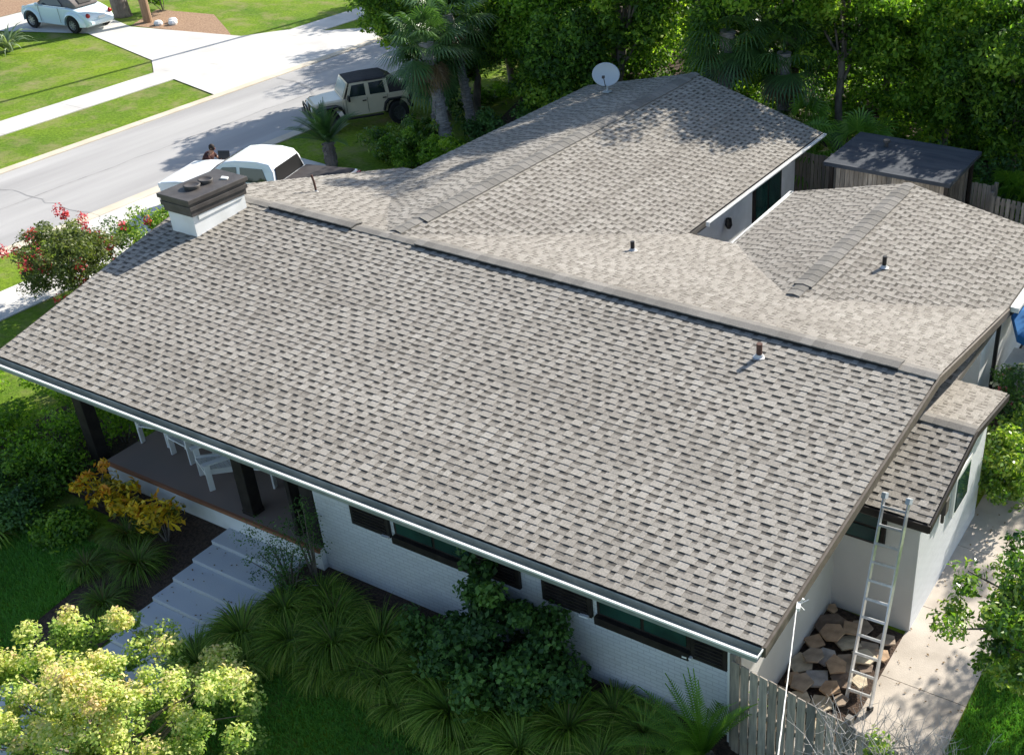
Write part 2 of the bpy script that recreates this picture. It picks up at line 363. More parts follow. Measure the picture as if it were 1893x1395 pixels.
flat('driveway', [(-25.5, 7.3), (-25.5, 15.2), (-21.5, 15.0), (-15.2, 14.6), (-15.2, 10.2), (-21.5, 9.2), (-22.2, 7.6)], M['sidewalk'], 0.02)
flat('driveway_bed', [(-43.5, 25.8), (-42.2, 23.35), (-36.9, 24.2), (-38.5, 25.2), (-40.5, 26.4)], M['litter'], 0.012)
flat('driveway_bed_far', [(-60, 21.5), (-48.6, 19.5), (-48.6, 27), (-60, 31)], M['litter'], 0.012)
struct('walk', strip(0.62, 1.98, -6, 12.0, -0.1, 0.02, 1.8), M['concrete'])
# front path: shallow broad steps going down from the porch
for k in range(8):
    y1 = 0.74 - 0.46 * k; z = 0.06 - 0.078 * k
    mb = MB().b2((-11.12 + 0.014 * k, y1 - 0.46, z - 0.3), (-9.25, y1 - 0.001, z))
    o = build('step', mb, M['path'], bevel=0.01); o['kind'] = 'structure'; o.name = 'step'
flat('front_path', [(-15.5, -5.4), (-8.0, -5.4), (-8.0, -3.9), (-9.25, -2.96), (-11.0, -2.96), (-12.2, -3.6), (-15.5, -3.2)], M['path'], -0.53)
# garden bed mulch along the front wall and by the path, and dark soil under the trees
def ribbon(name, pts, w_, m, z):
    mb = MB(); P2 = [Vector((p[0], p[1])) for p in pts]; L = []
    for i, p in enumerate(P2):
        d = (P2[min(i + 1, len(P2) - 1)] - P2[max(i - 1, 0)]).normalized(); nn = Vector((-d.y, d.x)) * w_ * random.uniform(.35, .65); L.append((p + nn, p - nn))
    for (a, b), (c, d) in zip(L, L[1:]): mb.poly([(a.x, a.y, z), (b.x, b.y, z), (d.x, d.y, z), (c.x, c.y, z)])
    return struct(name, mb, m)
M['patch'] = mat('dark_road_patch', (0.24, 0.235, 0.23), 0.9, col2=(0.33, 0.32, 0.31), scale=3)
def wig(a, b, n, s_): return [(a[0] + (b[0] - a[0]) * t / n + random.uniform(-s_, s_), a[1] + (b[1] - a[1]) * t / n) for t in range(n + 1)]
ribbon('road_crack', [(-30.9, 20.9), (-29.9, 20.9), (-28.8, 20.5), (-27.6, 19.6), (-26.5, 18.2), (-25.95, 17.0)], .09, M['patch'], .013)
ribbon('road_crack', wig((-28.5, -10), (-28.4, 60), 90, .06), .045, M['patch'], .012)
ribbon('road_crack', [(-30.9 + .35 * k, 9.0 + random.uniform(-.12, .12)) for k in range(15)], .04, M['patch'], .0135)
def bed(x, y):
    if -17.5 < x < -11.15 and -0.35 - 0.12 * (x + 11) < y < 2: return True
    if -12.6 < x < -11.13 and -2.7 < y < 1.2: return True
    if -9.24 < x < -0.3:
        t = (x + 9.24) / 8.9; return -1.6 + 1.5 * min(1, abs(x + 9.2) / 1.5) - 0.15 * math.sin(x * 1.3) < y < 1.0
    return False
q = [-18 + 0.1 * i for i in range(0, 181)]; qy = [-3 + 0.1 * i for i in range(0, 51)]
o = build('mulch_bed', gridsheet(q, qy, 0.02, bed), M['mulch']); o['kind'] = 'structure'
flat('soil', [(-19.6, 15.6), (-19.6, 17.0), (-19.8, 19.5), (-20.5, 21), (-23.5, 30), (-30, 46), (20, 46), (20, 13), (-0.5, 8.2), (-0.5, 10.0), (-15.2, 10.5), (-15.2, 15.2)], M['mulch'], 0.012)
flat('stone_bed', [(-0.75, 0.75), (0.62, 0.75), (0.62, 4.0), (-0.75, 4.1)], M['mulch'], 0.02)

# ---------------------------------------------------------------- house
house = empty('house', (-8, 5, 0))
tag(house, 'white brick house with low brown-grey shingle roofs and a front porch', 'house')
H = dict(parent=house, world=True)

def slope(name, eL, eR, rR, rL, seed, label=None, thick=0.14, expo=0.143, tmean=0.30, dark=0.0):
    """shingled roof slope as real overlapping courses with raised laminated teeth"""
    rnd = random.Random(seed)
    eL, eR, rR, rL = map(Vector, (eL, eR, rR, rL))
    n = ((eR - eL).cross(rL - eL)).normalized()
    if n.z < 0: n = -n
    P = lambda u, v, h: (eL.lerp(eR, u)).lerp(rL.lerp(rR, u), v) + n * h
    length = (eR - eL).length; run = (rL - eL).length
    rows = max(2, round(run / expo)); mb = MB(); T = 0.009; T2 = 0.007
    # deck
    k = len(mb.v); base = [P(0, 0, -0.004), P(1, 0, -0.004), P(1, 1, -0.004), P(0, 1, -0.004)]
    dk = MB(); b0 = [P(0, 0, -0.06), P(1, 0, -0.06), P(1, 1, -0.06), P(0, 1, -0.06)]; dk.prism(b0, (0, 0, -thick))
    pa = lambda u, v: .055 * math.sin(u * length * .55 + v * run * 1.3 + seed) * math.sin(v * run * .9 - u * length * .31 + 2 * seed) + .035 * math.sin(u * length * 2.1 + 3 * seed) * math.sin(v * run * 2.7)
    for i in range(rows):
        v0, v1 = i / rows, (i + 1) / rows
        rowt = rnd.uniform(-0.07, 0.07)
        # under layer in pieces ~1 m long with its own shade
        u = 0.0; off = rnd.random() * 0.9
        while u < 1:
            u2 = min(1, u + (0.99 if u else off) / length + 1e-4)
            tn = 0.63 + rowt + rnd.uniform(-0.12, 0.10) + pa(u, v0)
            a, b, c, d = P(u, v0, T), P(u2, v0, T), P(u2, v1, 0.001), P(u, v1, 0.001)
            mb.poly([a, b, c, d], tn); mb.poly([P(u, v0, 0), P(u2, v0, 0), b, a], 0.25)
            u = u2
        u = -rnd.random() * 0.2 / length
        while u < 1:
            wt = rnd.uniform(0.5, 1.3) * tmean * 0.55; gp = rnd.choice((0.3, 0.45, 0.6)) * tmean * 0.85
            a0 = max(0, u); a1 = min(1, u + wt / length)
            if a1 > a0 + 0.01 / length:
                tn = 0.75 + rowt + rnd.choice((-.14, -.07, 0, 0, .03, .07)) + rnd.uniform(-0.07, 0.07) + pa(u, v0); tp = 0.006 / length
                A, B, C, D = P(a0, v0 - 0.0, T + T2), P(a1, v0, T + T2), P(max(a0, a1 - tp), v1, T2 * 0.9), P(min(a1, a0 + tp), v1, T2 * 0.9)
                a_, b_, c_, d_ = P(a0, v0, 0), P(a1, v0, 0), P(max(a0, a1 - tp), v1, 0), P(min(a1, a0 + tp), v1, 0)
                mb.poly([A, B, C, D], tn); mb.poly([a_, b_, B, A], 0.25); mb.poly([b_, c_, C, B], 0.2); mb.poly([d_, a_, A, D], 0.2)
            g0, g1 = max(0, u + wt / length), min(1, u + (wt + gp) / length)
            if g1 > g0 + 0.02 / length:
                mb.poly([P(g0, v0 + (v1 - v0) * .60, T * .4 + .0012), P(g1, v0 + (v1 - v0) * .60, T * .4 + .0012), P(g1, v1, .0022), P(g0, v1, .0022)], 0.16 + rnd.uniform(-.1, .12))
            u += (wt + gp) / length
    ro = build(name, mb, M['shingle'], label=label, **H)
    return ro, dk

Z1L, Z1R = 3.58, 3.62
slopes = []
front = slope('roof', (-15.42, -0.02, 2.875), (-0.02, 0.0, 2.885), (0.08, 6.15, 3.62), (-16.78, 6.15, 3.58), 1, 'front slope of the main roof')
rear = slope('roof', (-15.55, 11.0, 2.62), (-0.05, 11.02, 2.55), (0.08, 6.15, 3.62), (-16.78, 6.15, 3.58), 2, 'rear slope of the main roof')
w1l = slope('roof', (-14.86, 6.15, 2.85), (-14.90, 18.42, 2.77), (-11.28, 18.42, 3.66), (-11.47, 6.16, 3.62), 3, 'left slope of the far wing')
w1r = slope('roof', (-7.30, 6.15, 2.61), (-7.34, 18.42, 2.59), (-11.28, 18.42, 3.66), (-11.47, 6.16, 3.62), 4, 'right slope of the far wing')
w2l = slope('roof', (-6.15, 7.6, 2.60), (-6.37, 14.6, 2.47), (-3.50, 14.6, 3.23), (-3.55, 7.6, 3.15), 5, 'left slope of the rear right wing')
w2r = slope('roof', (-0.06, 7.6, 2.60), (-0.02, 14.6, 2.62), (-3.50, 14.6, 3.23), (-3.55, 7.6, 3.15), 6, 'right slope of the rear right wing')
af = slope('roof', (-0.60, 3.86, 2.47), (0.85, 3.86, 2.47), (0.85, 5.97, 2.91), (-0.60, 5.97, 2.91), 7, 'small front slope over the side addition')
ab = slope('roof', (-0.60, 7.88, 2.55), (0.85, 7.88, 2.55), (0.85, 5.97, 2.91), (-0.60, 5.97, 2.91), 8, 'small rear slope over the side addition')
dk = MB()
for s_ in (front, rear, w1l, w1r, w2l, w2r, af, ab):
    k = len(dk.v); dk.v += s_[1].v; dk.f += [tuple(k + i for i in f) for f in s_[1].f]; dk.t += s_[1].t; dk.mi += s_[1].mi
build('roof_deck', dk, M['soffit'], **H)

# rake boards, fascias
def board(a, b, h, t, m, name='fascia', out=(0, 0, 0), lab=None):
    a, b = Vector(a), Vector(b); o = Vector(out).normalized() * t
    mb = MB(); mb.prism([a, b, b - Vector((0, 0, h)), a - Vector((0, 0, h))], o)
    return build(name, mb, m, label=lab, **H)
board((-0.012, 0.0, 2.875), (0.088, 6.15, 3.61), 0.17, 0.035, M['trim'], out=(1, 0, 0), name='rake_board')
board((0.088, 6.15, 3.61), (-0.04, 11.02, 2.54), 0.17, 0.035, M['trim'], out=(1, 0, 0), name='rake_board')
board((-15.43, -0.02, 2.865), (-16.80, 6.15, 3.57), 0.17, 0.035, M['trim'], out=(-1, 0, 0), name='rake_board')
board((-16.80, 6.15, 3.57), (-15.57, 11.0, 2.61), 0.17, 0.035, M['trim'], out=(-1, 0, 0), name='rake_board')
board((0.862, 3.86, 2.46), (0.862, 5.97, 2.90), 0.12, 0.03, M['darktrim'], out=(1, 0, 0), name='rake_board')
board((0.862, 5.97, 2.90), (0.862, 7.88, 2.54), 0.12, 0.03, M['darktrim'], out=(1, 0, 0), name='rake_board')
board((-0.6, 3.845, 2.46), (0.89, 3.845, 2.46), 0.13, 0.03, M['darktrim'], out=(0, -1, 0))
board((-14.9, 18.43, 2.76), (-11.28, 18.43, 3.65), 0.15, 0.03, M['trim'], out=(0, 1, 0), name='rake_board')
board((-11.28, 18.43, 3.65), (-7.34, 18.43, 2.58), 0.15, 0.03, M['trim'], out=(0, 1, 0), name='rake_board')
board((-6.37, 14.61, 2.46), (-3.5, 14.61, 3.22), 0.14, 0.03, M['trim'], out=(0, 1, 0), name='rake_board')
board((-3.5, 14.61, 3.22), (-0.02, 14.61, 2.61), 0.14, 0.03, M['trim'], out=(0, 1, 0), name='rake_board')
board((-6.6, 11.03, 2.58), (-7.9, 11.03, 2.59), 0.14, 0.03, M['darktrim'], out=(0, 1, 0))

# gutters: open troughs
def gutter(a, b, outv, wd=0.155, dp=0.11, inner=M['gutter_in'], lab=None, front_h=None):
    a, b, ov = Vector(a), Vector(b), Vector(outv).normalized(); up = Vector((0, 0, 1))
    g = MB(); t = 0.006
    g.prism([a, a - up * dp, b - up * dp, b], ov * t)                      # back
    g.prism([a - up * dp, a - up * dp + ov * wd, b - up * dp + ov * wd, b - up * dp], -up * t)
    g.prism([a + ov * wd - up * 0.012, a + ov * wd - up * dp, b + ov * wd - up * dp, b + ov * wd - up * 0.012], ov * t)
    go = build('gutter', g, inner, label=lab, **H)
    l = MB(); d = (b - a).normalized()
    l.prism([a + ov * (wd - 0.010), a + ov * (wd + 0.022), a + ov * (wd + 0.022) - up * 0.03, a + ov * (wd - 0.010) - up * 0.012], b - a)
    l.prism([a - d * .008, a - d * .008 + ov * (wd + 0.02), a - d * .008 + ov * (wd + 0.02) - up * 0.11, a - d * .008 - up * 0.11], -d * 0.012)
    l.prism([b + d * .008, b + d * .008 + ov * (wd + 0.02), b + d * .008 + ov * (wd + 0.02) - up * 0.03, b + d * .008 - up * 0.03], d * 0.012)
    lo = build('gutter_lip', l, M['white_metal'], go, world=True)
    return go
gutter((-15.45, -0.035, 2.862), (-0.02, -0.022, 2.872), (0, -1, 0), lab='long open front gutter with white lip')
gutter((-7.27, 11.75, 2.60), (-7.31, 18.42, 2.58), (1, 0, 0), wd=.07, dp=.06, inner=M['white_metal'], lab='white gutter of the far wing')
gutter((-6.20, 11.1, 2.56), (-6.42, 14.6, 2.46), (-1, 0, 0), wd=.07, dp=.06, inner=M['white_metal'], lab='white gutter facing the courtyard')
gutter((-0.02, 11.05, 2.575), (0.01, 14.6, 2.60), (1, 0, 0), inner=M['white_metal'], lab='white gutter on the rear right eave')

# ridge vents and caps
def vent(a, b, half, dl, dr, sideL, sideR, raise_=0.05, label=None, slot=True):
    """bent strip along ridge a-b. sideL/sideR: horizontal unit vectors, dl/dr: drop per metre"""
    a, b = Vector(a), Vector(b); sl, sr_ = Vector(sideL), Vector(sideR); n = max(1, int((b - a).length / 0.22)); mb = MB(); up = Vector((0, 0, 1))
    for i in range(n):
        p = a.lerp(b, i / n); q_ = a.lerp(b, (i + 1) / n + 0.0); tn = random.random(); e = 0.006
        for s_, dr_ in ((sl, dl), (sr_, dr)):
            A = p + up * (raise_ + e); B = p + s_ * half + up * (raise_ + e - dr_ * half)
            Cc = q_ + s_ * half + up * (raise_ - dr_ * half); D = q_ + up * raise_
            mb.poly([A, B, Cc, D], tn)
            mb.poly([B, B - up * 0.022, Cc - up * 0.020, Cc], tn * 0.5)
            mb.poly([A, A - up * .02, B - up * .02, B], 0.1)
    for p in (a, b):
        for s_, dr_ in ((sl, dl), (sr_, dr)):
            mb.poly([p + up * raise_, p + s_ * half + up * (raise_ - dr_ * half), p + s_ * half + up * (raise_ - dr_ * half - .022), p + up * (raise_ - .022)], 0.2)
    vo = build('ridge_vent' if slot else 'ridge_cap', mb, M['ridge'], label=label, **H)
    if slot:
        sb = MB(); d = (b - a).normalized() * 0.015
        for s_, dr_ in ((sl, dl), (sr_, dr)):
            o1 = s_ * (half - 0.012) + up * (raise_ - 0.021 - dr_ * (half - 0.012)); o2 = s_ * (half - 0.012) - up * (dr_ * (half - 0.012) - 0.0)
            o3 = s_ * (half - 0.05) - up * (dr_ * (half - 0.05) + 0.01); o4 = s_ * (half - 0.05) + up * (raise_ - 0.021 - dr_ * (half - 0.05))
            sb.prism([a + d + o1, a + d + o2, a + d + o3, a + d + o4], b - a - 2 * d)
        build('vent_slot', sb, M['slot'], vo, world=True)
    return vo
F_, B_ = (0, -1, 0), (0, 1, 0)
zr = lambda x: 3.58 + 0.04 * (x + 15.5) / 15.6 + 0.012
vent((-16.78, 6.15, 3.58), (0.1, 6.15, zr(0)), 0.15, 0.12, 0.21, F_, B_, 0.018, slot=False)
vent((-14.72, 6.15, zr(-14.7)), (-12.38, 6.15, zr(-12.4)), 0.17, 0.12, 0.21, F_, B_, 0.062, 'short ridge vent near the chimney')
vent((-10.72, 6.15, zr(-10.7)), (-0.55, 6.15, zr(-0.5)), 0.17, 0.12, 0.21, F_, B_, 0.062, 'long ridge vent on the main roof')
vent((-11.47, 6.3, 3.63), (-11.28, 18.44, 3.67), 0.14, 0.23, 0.27, (-1, 0, 0), (1, 0, 0), 0.016, slot=False)
vent((-11.43, 7.0, 3.635), (-11.29, 17.9, 3.67), 0.20, 0.23, 0.27, (-1, 0, 0), (1, 0, 0), 0.026, 'ridge vent of the far wing')
vent((-3.55, 8.4, 3.17), (-3.50, 14.6, 3.24), 0.14, 0.2, 0.17, (-1, 0, 0), (1, 0, 0), 0.016, slot=False)
vent((-3.55, 8.85, 3.175), (-3.505, 14.1, 3.24), 0.19, 0.2, 0.17, (-1, 0, 0), (1, 0, 0), 0.026, 'ridge vent of the rear right wing')
vent((-0.55, 5.97, 2.92), (0.86, 5.97, 2.92), 0.14, 0.2, 0.19, F_, B_, 0.016, slot=False)

# chimney
def chimney():
    c = MB(); c.b2((-15.95, 4.5, 2.0), (-15.22, 5.85, 4.0))
    ch = build('chimney', c, M['white'], **H)
    s = MB(); s.prism([(-15.21, 4.62, 3.75), (-15.21, 5.83, 3.81), (-15.21, 5.83, 3.91), (-15.21, 4.62, 3.85)], (0.02, 0, 0)); build('flashing_trim', s, M['white'], ch, world=True)
    cap = MB()
    z = 3.86
    for k, (e, h) in enumerate(((0.045, 0.13), (0.075, 0.09), (0.06, 0.07), (0.10, 0.09))):
        cap.b2((-15.95 - e, 4.5 - e, z), (-15.22 + e, 5.85 + e, z + h)); z += h + 0.0005
    cp = build('chimney_cap', cap, M['charcoal'], ch, world=True, bevel=0.008)
    for yy, rr in ((4.95, 0.16), (5.3, 0.14)):
        f = MB(); f.lathe([(0.001, z + 0.05), (rr * .8, z + 0.06), (rr, z + 0.085), (rr + .015, z + 0.07), (rr * .9, z - 0.01)], (-15.62, yy, 0), 20); build('flue', f, M['charcoal'], ch, smooth=True, world=True)
    t = MB().box((-15.42, 5.62, z + 0.02), (0.14, 0.08, 0.03), 0.4, tilt=(0.2, 0.1)); build('cap_tab', t, M['white_metal'], ch, world=True)
chimney()

# walls
def wallblock(x0, x1, prof, m, label=None):
    mb = MB(); mb.prism([(x0, y, z) for y, z in prof], (x1 - x0, 0, 0)); return build('wall', mb, m, label=label, **H)
zf = lambda y: (2.80 + (y) * 0.1333 if y < 6.15 else 3.60 - (y - 6.15) * 0.215) - 0.19
wallblock(-8.8, -0.75, [(0.8, -0.3), (10.5, -0.3), (10.5, zf(10.5)), (6.15, zf(6.15)), (0.8, zf(0.8))], M['brick'], 'white painted brick front block')
wallblock(-14.9, -8.8, [(3.3, -0.3), (10.5, -0.3), (10.5, zf(10.5)), (6.15, zf(6.15)), (3.3, zf(3.3))], M['brick'], 'white painted brick wall behind the porch')
# smooth cream face of the gable wall by the ladder
mb = MB(); mb.prism([(-0.75 + 0.003, 0.8, -0.1), (-0.747, 10.5, -0.1), (-0.747, 10.5, zf(10.5)), (-0.747, 6.15, zf(6.15)), (-0.747, 0.8, zf(0.8))], (0.03, 0, 0))
build('wall', mb, M['cream'], label='smooth cream gable wall', **H)
mb = MB().prism([(-0.717, 4.12, -0.1), (-0.717, 7.55, -0.1), (-0.717, 7.55, 2.36), (-0.717, 5.97, 2.72), (-0.717, 4.12, 2.36)], (1.377, 0, 0))
build('wall', mb, M['brick'], label='white side addition wall in sun', **H)
mb = MB().b2((-0.717, 4.105, -0.1), (0.655, 4.118, 2.36)); build('wall', mb, M['cream'], label='cream end wall of the side addition', **H)
mb = MB(); mb.prism([(-14.45, 10.6, -.1), (-7.75, 10.6, -.1), (-7.75, 10.6, 2.5), (-11.2, 10.6, 3.3), (-14.45, 10.6, 2.65)], (0, 7.0, 0)); build('wall', mb, M['white'], label='white wall of the far wing', **H)
mb = MB(); mb.prism([(-5.95, 10.6, -.1), (-0.36, 10.6, -.1), (-0.36, 10.6, 2.4), (-3.5, 10.6, 2.95), (-5.95, 10.6, 2.35)], (0, 3.7, 0)); build('wall', mb, M['white'], label='white wall of the rear right wing', **H)

# windows on the front wall: shutters, frames, panes, planter boxes
def front_window(x0, x1, shL, shR):
    wn = MB(); y = 0.8
    wn.b2((x0, y - 0.03, 1.42), (x1, y - 0.002, 2.45))
    wo_ = build('window', wn, M['darktrim'], **H)
    n = 2
    wd = (x1 - x0 - 0.12 - 0.06 * (n - 1)) / n
    for k in range(n):
        a = x0 + 0.06 + k * (wd + 0.06)
        build('pane', MB().b2((a, y - 0.045, 1.50), (a + wd, y - 0.031, 2.38)), M['glass'], wo_, world=True)
    build('sill', MB().b2((x0 - 0.01, y - 0.11, 1.31), (x1 + 0.01, y - 0.032, 1.45)), M['darktrim'], wo_, world=True)
    for (a, b) in (shL, shR):
        s = MB().b2((a, y - 0.055, 1.34), (b, y - 0.001, 2.5))
        for k in range(16): s.box(((a + b) / 2, y - 0.062, 1.42 + 0.065 * k), (b - a - 0.14, 0.012, 0.045), tilt=(0.5, 0))
        so = build('shutter', s, M['darktrim'], **H)
        h = MB().box(((a + b) / 2 + (0.33 if a < x0 else -0.33), y - 0.085, 1.36), (0.15, 0.05, 0.03), 0.1); build('shutter_catch', h, M['white'], so, world=True)
front_window(-7.00, -5.36, (-7.92, -7.10), (-5.34, -4.50))
front_window(-3.10, -1.52, (-4.08, -3.19), (-1.50, -0.92))
# addition window and cream wall fittings
def small_window():
    wo_ = build('window', MB().b2((-0.70, 4.03, 1.62), (0.12, 4.103, 2.28)), M['darktrim'], **H)
    build('pane', MB().b2((-0.64, 4.015, 1.67), (0.06, 4.029, 1.92)), M['glass'], wo_, world=True)
    build('pane', MB().b2((-0.64, 4.015, 1.97), (0.06, 4.029, 2.22)), M['glass'], wo_, world=True)
small_window()
wn = build('window', MB().b2((0.662, 5.7, 1.25), (0.72, 6.5, 2.1)), M['white'], label='window on the sunlit side wall', **H)
build('pane', MB().b2((0.721, 5.78, 1.33), (0.735, 6.42, 2.02)), M['glass'], wn, world=True)
wn = build('window', MB().b2((-7.748, 15.05, 0.1), (-7.69, 16.65, 2.3)), M['darktrim'], label='dark patio door on the far wing', **H)
build('pane', MB().b2((-7.689, 15.15, 0.2), (-7.675, 15.8, 2.2)), M['glass'], wn, world=True)
build('pane', MB().b2((-7.689, 15.9, 0.2), (-7.675, 16.55, 2.2)), M['glass'], wn, world=True)
build('wall_lamp', MB().lathe([(0.0, 1.9), (0.07, 1.88), (0.09, 1.7), (0.05, 1.62), (0.0, 1.6)], (-7.66, 13.6, 0), 12), M['black'], label='lantern on the courtyard wall', **H)
# porch
pf = build('porch_floor', MB().b2((-14.35, 0.70, -0.3), (-8.802, 3.3, 0.44)), M['white'], label='raised porch slab with white riser', **H)
build('floor_paving', MB().b2((-14.34, 0.72, 0.441), (-8.803, 3.299, 0.455)), M['porch'], pf, world=True)
build('floor_edge', MB().b2((-14.36, 0.665, 0.39), (-8.803, 0.719, 0.457)), M['porch_edge'], pf, world=True)
dr_ = build('door', MB().b2((-10.2, 3.22, 0.457), (-9.2, 3.298, 2.5)), M['darktrim'], **H); build('door_handle', MB().b2((-10.1, 3.17, 1.4), (-10.06, 3.218, 1.55)), M['chrome'], dr_, world=True)
build('beam', MB().b2((-15.0, 0.82, 2.42), (-8.802, 1.02, 2.68)), M['darktrim'], **H)
for x, wx in ((-14.85, 0.26), (-10.62, 0.26), (-8.98, 0.30), (-9.42, 0.10)):
    c = MB().b2((x - wx / 2, 0.80, 0.458 if x > -14.3 else -0.2), (x + wx / 2, 1.04, 2.419)); c.b2((x - wx / 2 - .012, .788, .459), (x + wx / 2 + .012, 1.052, .54)) if x > -14.3 else None
    build('column', c, M['darktrim'], bevel=0.01, **H)
# downspouts
build('downspout', MB().b2((-0.885, 0.70, -0.1), (-0.79, 0.779, 2.6)), M['white_metal'], label='white downspout at the front corner', bevel=0.008, **H)
build('downspout', MB().tube([(0.05, 11.15, 2.46), (-0.1, 11.12, 2.3), (-0.2, 11.1, 2.15), (-0.2, 11.1, 0)], 0.045), M['black'], label='black downspout below the rear gutter', **H)
build('conduit', MB().tube([(0.70, 5.15, 2.35), (0.70, 5.15, 1.55)], 0.03).box((0.71, 5.15, 1.9), (0.10, 0.16, 0.28)), M['charcoal'], label='meter box under the addition eave', **H)
# vent pipes on the roofs
def pipe(x, y, z, h, r, m, lab, bend=0.0):
    p = build('vent_pipe', MB().tube([(x, y, z - 0.05), (x + bend * .3, y, z + h * .6), (x + bend, y, z + h)], r, 12), m, label=lab, **H)
    build('pipe_flashing', MB().lathe([(r * 2.1, z + 0.018), (r * 1.5, z + 0.03), (r * 1.15, z + 0.07), (r * .9, z + 0.07)], (x, y, 0), 14), M['lead'], p, world=True)
pipe(-2.80, 5.44, 3.52, 0.27, 0.052, M['rust'], 'rusty vent pipe on the front slope')
pipe(-15.05, 7.65, 3.26, 0.42, 0.025, M['rust'], 'thin vent pipe behind the chimney', -0.06)
pipe(-7.42, 8.85, 3.03, 0.22, 0.045, M['black'], 'dark vent pipe on the rear slope')
pipe(-2.55, 10.6, 3.02, 0.26, 0.045, M['black'], 'dark vent pipe on the rear right wing')
#--MORE--

# ---------------------------------------------------------------- leaf / plant builders (numpy)
def leaves_arr(C, size, tone, up=0.3, aspect=0.5, rg=rng, out=None, fold=True):
    """one folded rhombus per centre; returns V, F, tone"""
    n = len(C); nm = rg.normal(size=(n, 3)); nm[:, 2] += up * 2
    if out is not None: nm += out * 1.2
    nm /= np.linalg.norm(nm, axis=1)[:, None] + 1e-9
    t = rg.normal(size=(n, 3)); a = t - nm * (t * nm).sum(1)[:, None]; a /= np.linalg.norm(a, axis=1)[:, None] + 1e-9
    b = np.cross(nm, a); s = (size * rg.uniform(0.65, 1.25, n))[:, None]
    V = np.stack([C - a * s * .5, C + b * s * .5 * aspect + nm * s * .06, C + a * s * .5 - nm * s * .08, C - b * s * .5 * aspect + nm * s * .06], 1).reshape(-1, 3)
    F = np.arange(4 * n).reshape(n, 4)
    return V, F, tone
def merge(parts):
    Vs, Fs, Ts, k = [], [], [], 0
    for V, F, T in parts: Vs.append(V); Fs.append(F + k); Ts.append(T); k += len(V)
    return np.concatenate(Vs), np.concatenate(Fs), np.concatenate(Ts)
def clump_points(nclump, rad, center, seed, per, crad, flat=0.75, shell=0.55, base=0.35, spread=0.28):
    """clumps spread through an ellipsoid volume, leaf centres on every clump's shell"""
    rg = np.random.default_rng(seed)
    d = rg.normal(size=(nclump, 3)); d /= np.linalg.norm(d, axis=1)[:, None]
    rr = shell + (1 - shell) * rg.random(nclump) ** 0.6
    rr *= rg.uniform(0.8, 1.12, nclump)
    cc = np.array(center) + d * rr[:, None] * np.array(rad)
    C, T, O = [], [], []
    for i in range(nclump):
        k = int(per * rg.uniform(0.5, 1.4)); e = rg.normal(size=(k, 3)); e /= np.linalg.norm(e, axis=1)[:, None]
        r = crad * rg.uniform(0.6, 1.25); p = e * (r * rg.uniform(0.45, 1.08, k) ** 1.0)[:, None]; p[:, 2] *= flat
        C.append(cc[i] + p); O.append(e)
        T.append(np.clip(base + rg.normal() * spread * 0.6 + rg.normal(size=k) * spread * 0.7, 0, 1))
    return np.concatenate(C), np.concatenate(T), np.concatenate(O), cc
def limbs(mb, base, top, r0, targets, rnd, r1=0.02):
    base, top = Vector(base), Vector(top)
    mid = base.lerp(top, .5) + Vector((rnd.uniform(-.15, .15), rnd.uniform(-.15, .15), 0))
    mb.tube([base - Vector((0, 0, .1)), base + Vector((0, 0, .1)), mid, top], [r0 * 1.35, r0 * 1.05, r0 * .85, r0 * .6], 8)
    for t in targets:
        t = Vector(t); s = base.lerp(top, rnd.uniform(.45, 1.0)); m_ = s.lerp(t, .5) + Vector((rnd.uniform(-.2, .2), rnd.uniform(-.2, .2), rnd.uniform(0, .3)))
        mb.tube([s, m_, t], [r0 * .42, r0 * .25, r1], 5, cap=False)
def tree(name, label, loc, h, rad, m, seed, ncl=34, per=150, leaf=0.13, crad=0.55, group=None, trunk_h=None, base=0.4, up=0.3, aspect=0.5, shell=.5, cat='tree', bark=None, tr=0.13, flat=.75, lean=(0, 0), spread=0.28, crown_name='crown'):
    root = empty(name, loc); tag(root, label, cat, group); rnd = random.Random(seed)
    cz = h - rad[2]; cen = (lean[0], lean[1], cz)
    C, T, O, cc = clump_points(ncl, rad, cen, seed, per, crad, base=base, shell=shell, flat=flat, spread=spread)
    rg = np.random.default_rng(seed + 1)
    V, F, T2 = leaves_arr(C, np.full(len(C), leaf), T, up, aspect, rg, out=O)
    npmesh(crown_name, V, F, T2, m, root)
    mb = MB(); idx = rnd.sample(range(ncl), min(ncl, 12))
    limbs(mb, (0, 0, 0), (lean[0] * .7, lean[1] * .7, (trunk_h or cz * .8)), tr, [cc[i] for i in idx], rnd, 0.012)
    build('trunk', mb, bark or M['bark'], root, smooth=True)
    return root
def shrub(name, label, loc, rad, m, seed, n=2200, leaf=0.07, group=None, base=0.4, cat='shrub', ncl=16, crad=None, up=.3, aspect=.5, spread=.28, stems=5, flat=.8):
    root = empty(name, loc); tag(root, label, cat, group); rnd = random.Random(seed)
    C, T, O, cc = clump_points(ncl, rad, (0, 0, rad[2] * 0.95), seed, n / ncl, crad or min(rad) * .42, base=base, shell=.3, spread=spread, flat=flat)
    keep = C[:, 2] > 0.01; C, T, O = C[keep], T[keep], O[keep]
    rg = np.random.default_rng(seed + 1); V, F, T2 = leaves_arr(C, np.full(len(C), leaf), T, up, aspect, rg, out=O)
    npmesh('foliage', V, F, T2, m, root)
    mb = MB()
    for i in rnd.sample(range(ncl), min(stems, ncl)):
        t = Vector(cc[i]); mb.tube([(t.x * .1, t.y * .1, -.05), (t.x * .5, t.y * .5, t.z * .6), t], [.018, .012, .005], 5, cap=False)
    build('stem', mb, M['bark'], root, smooth=True)
    return root
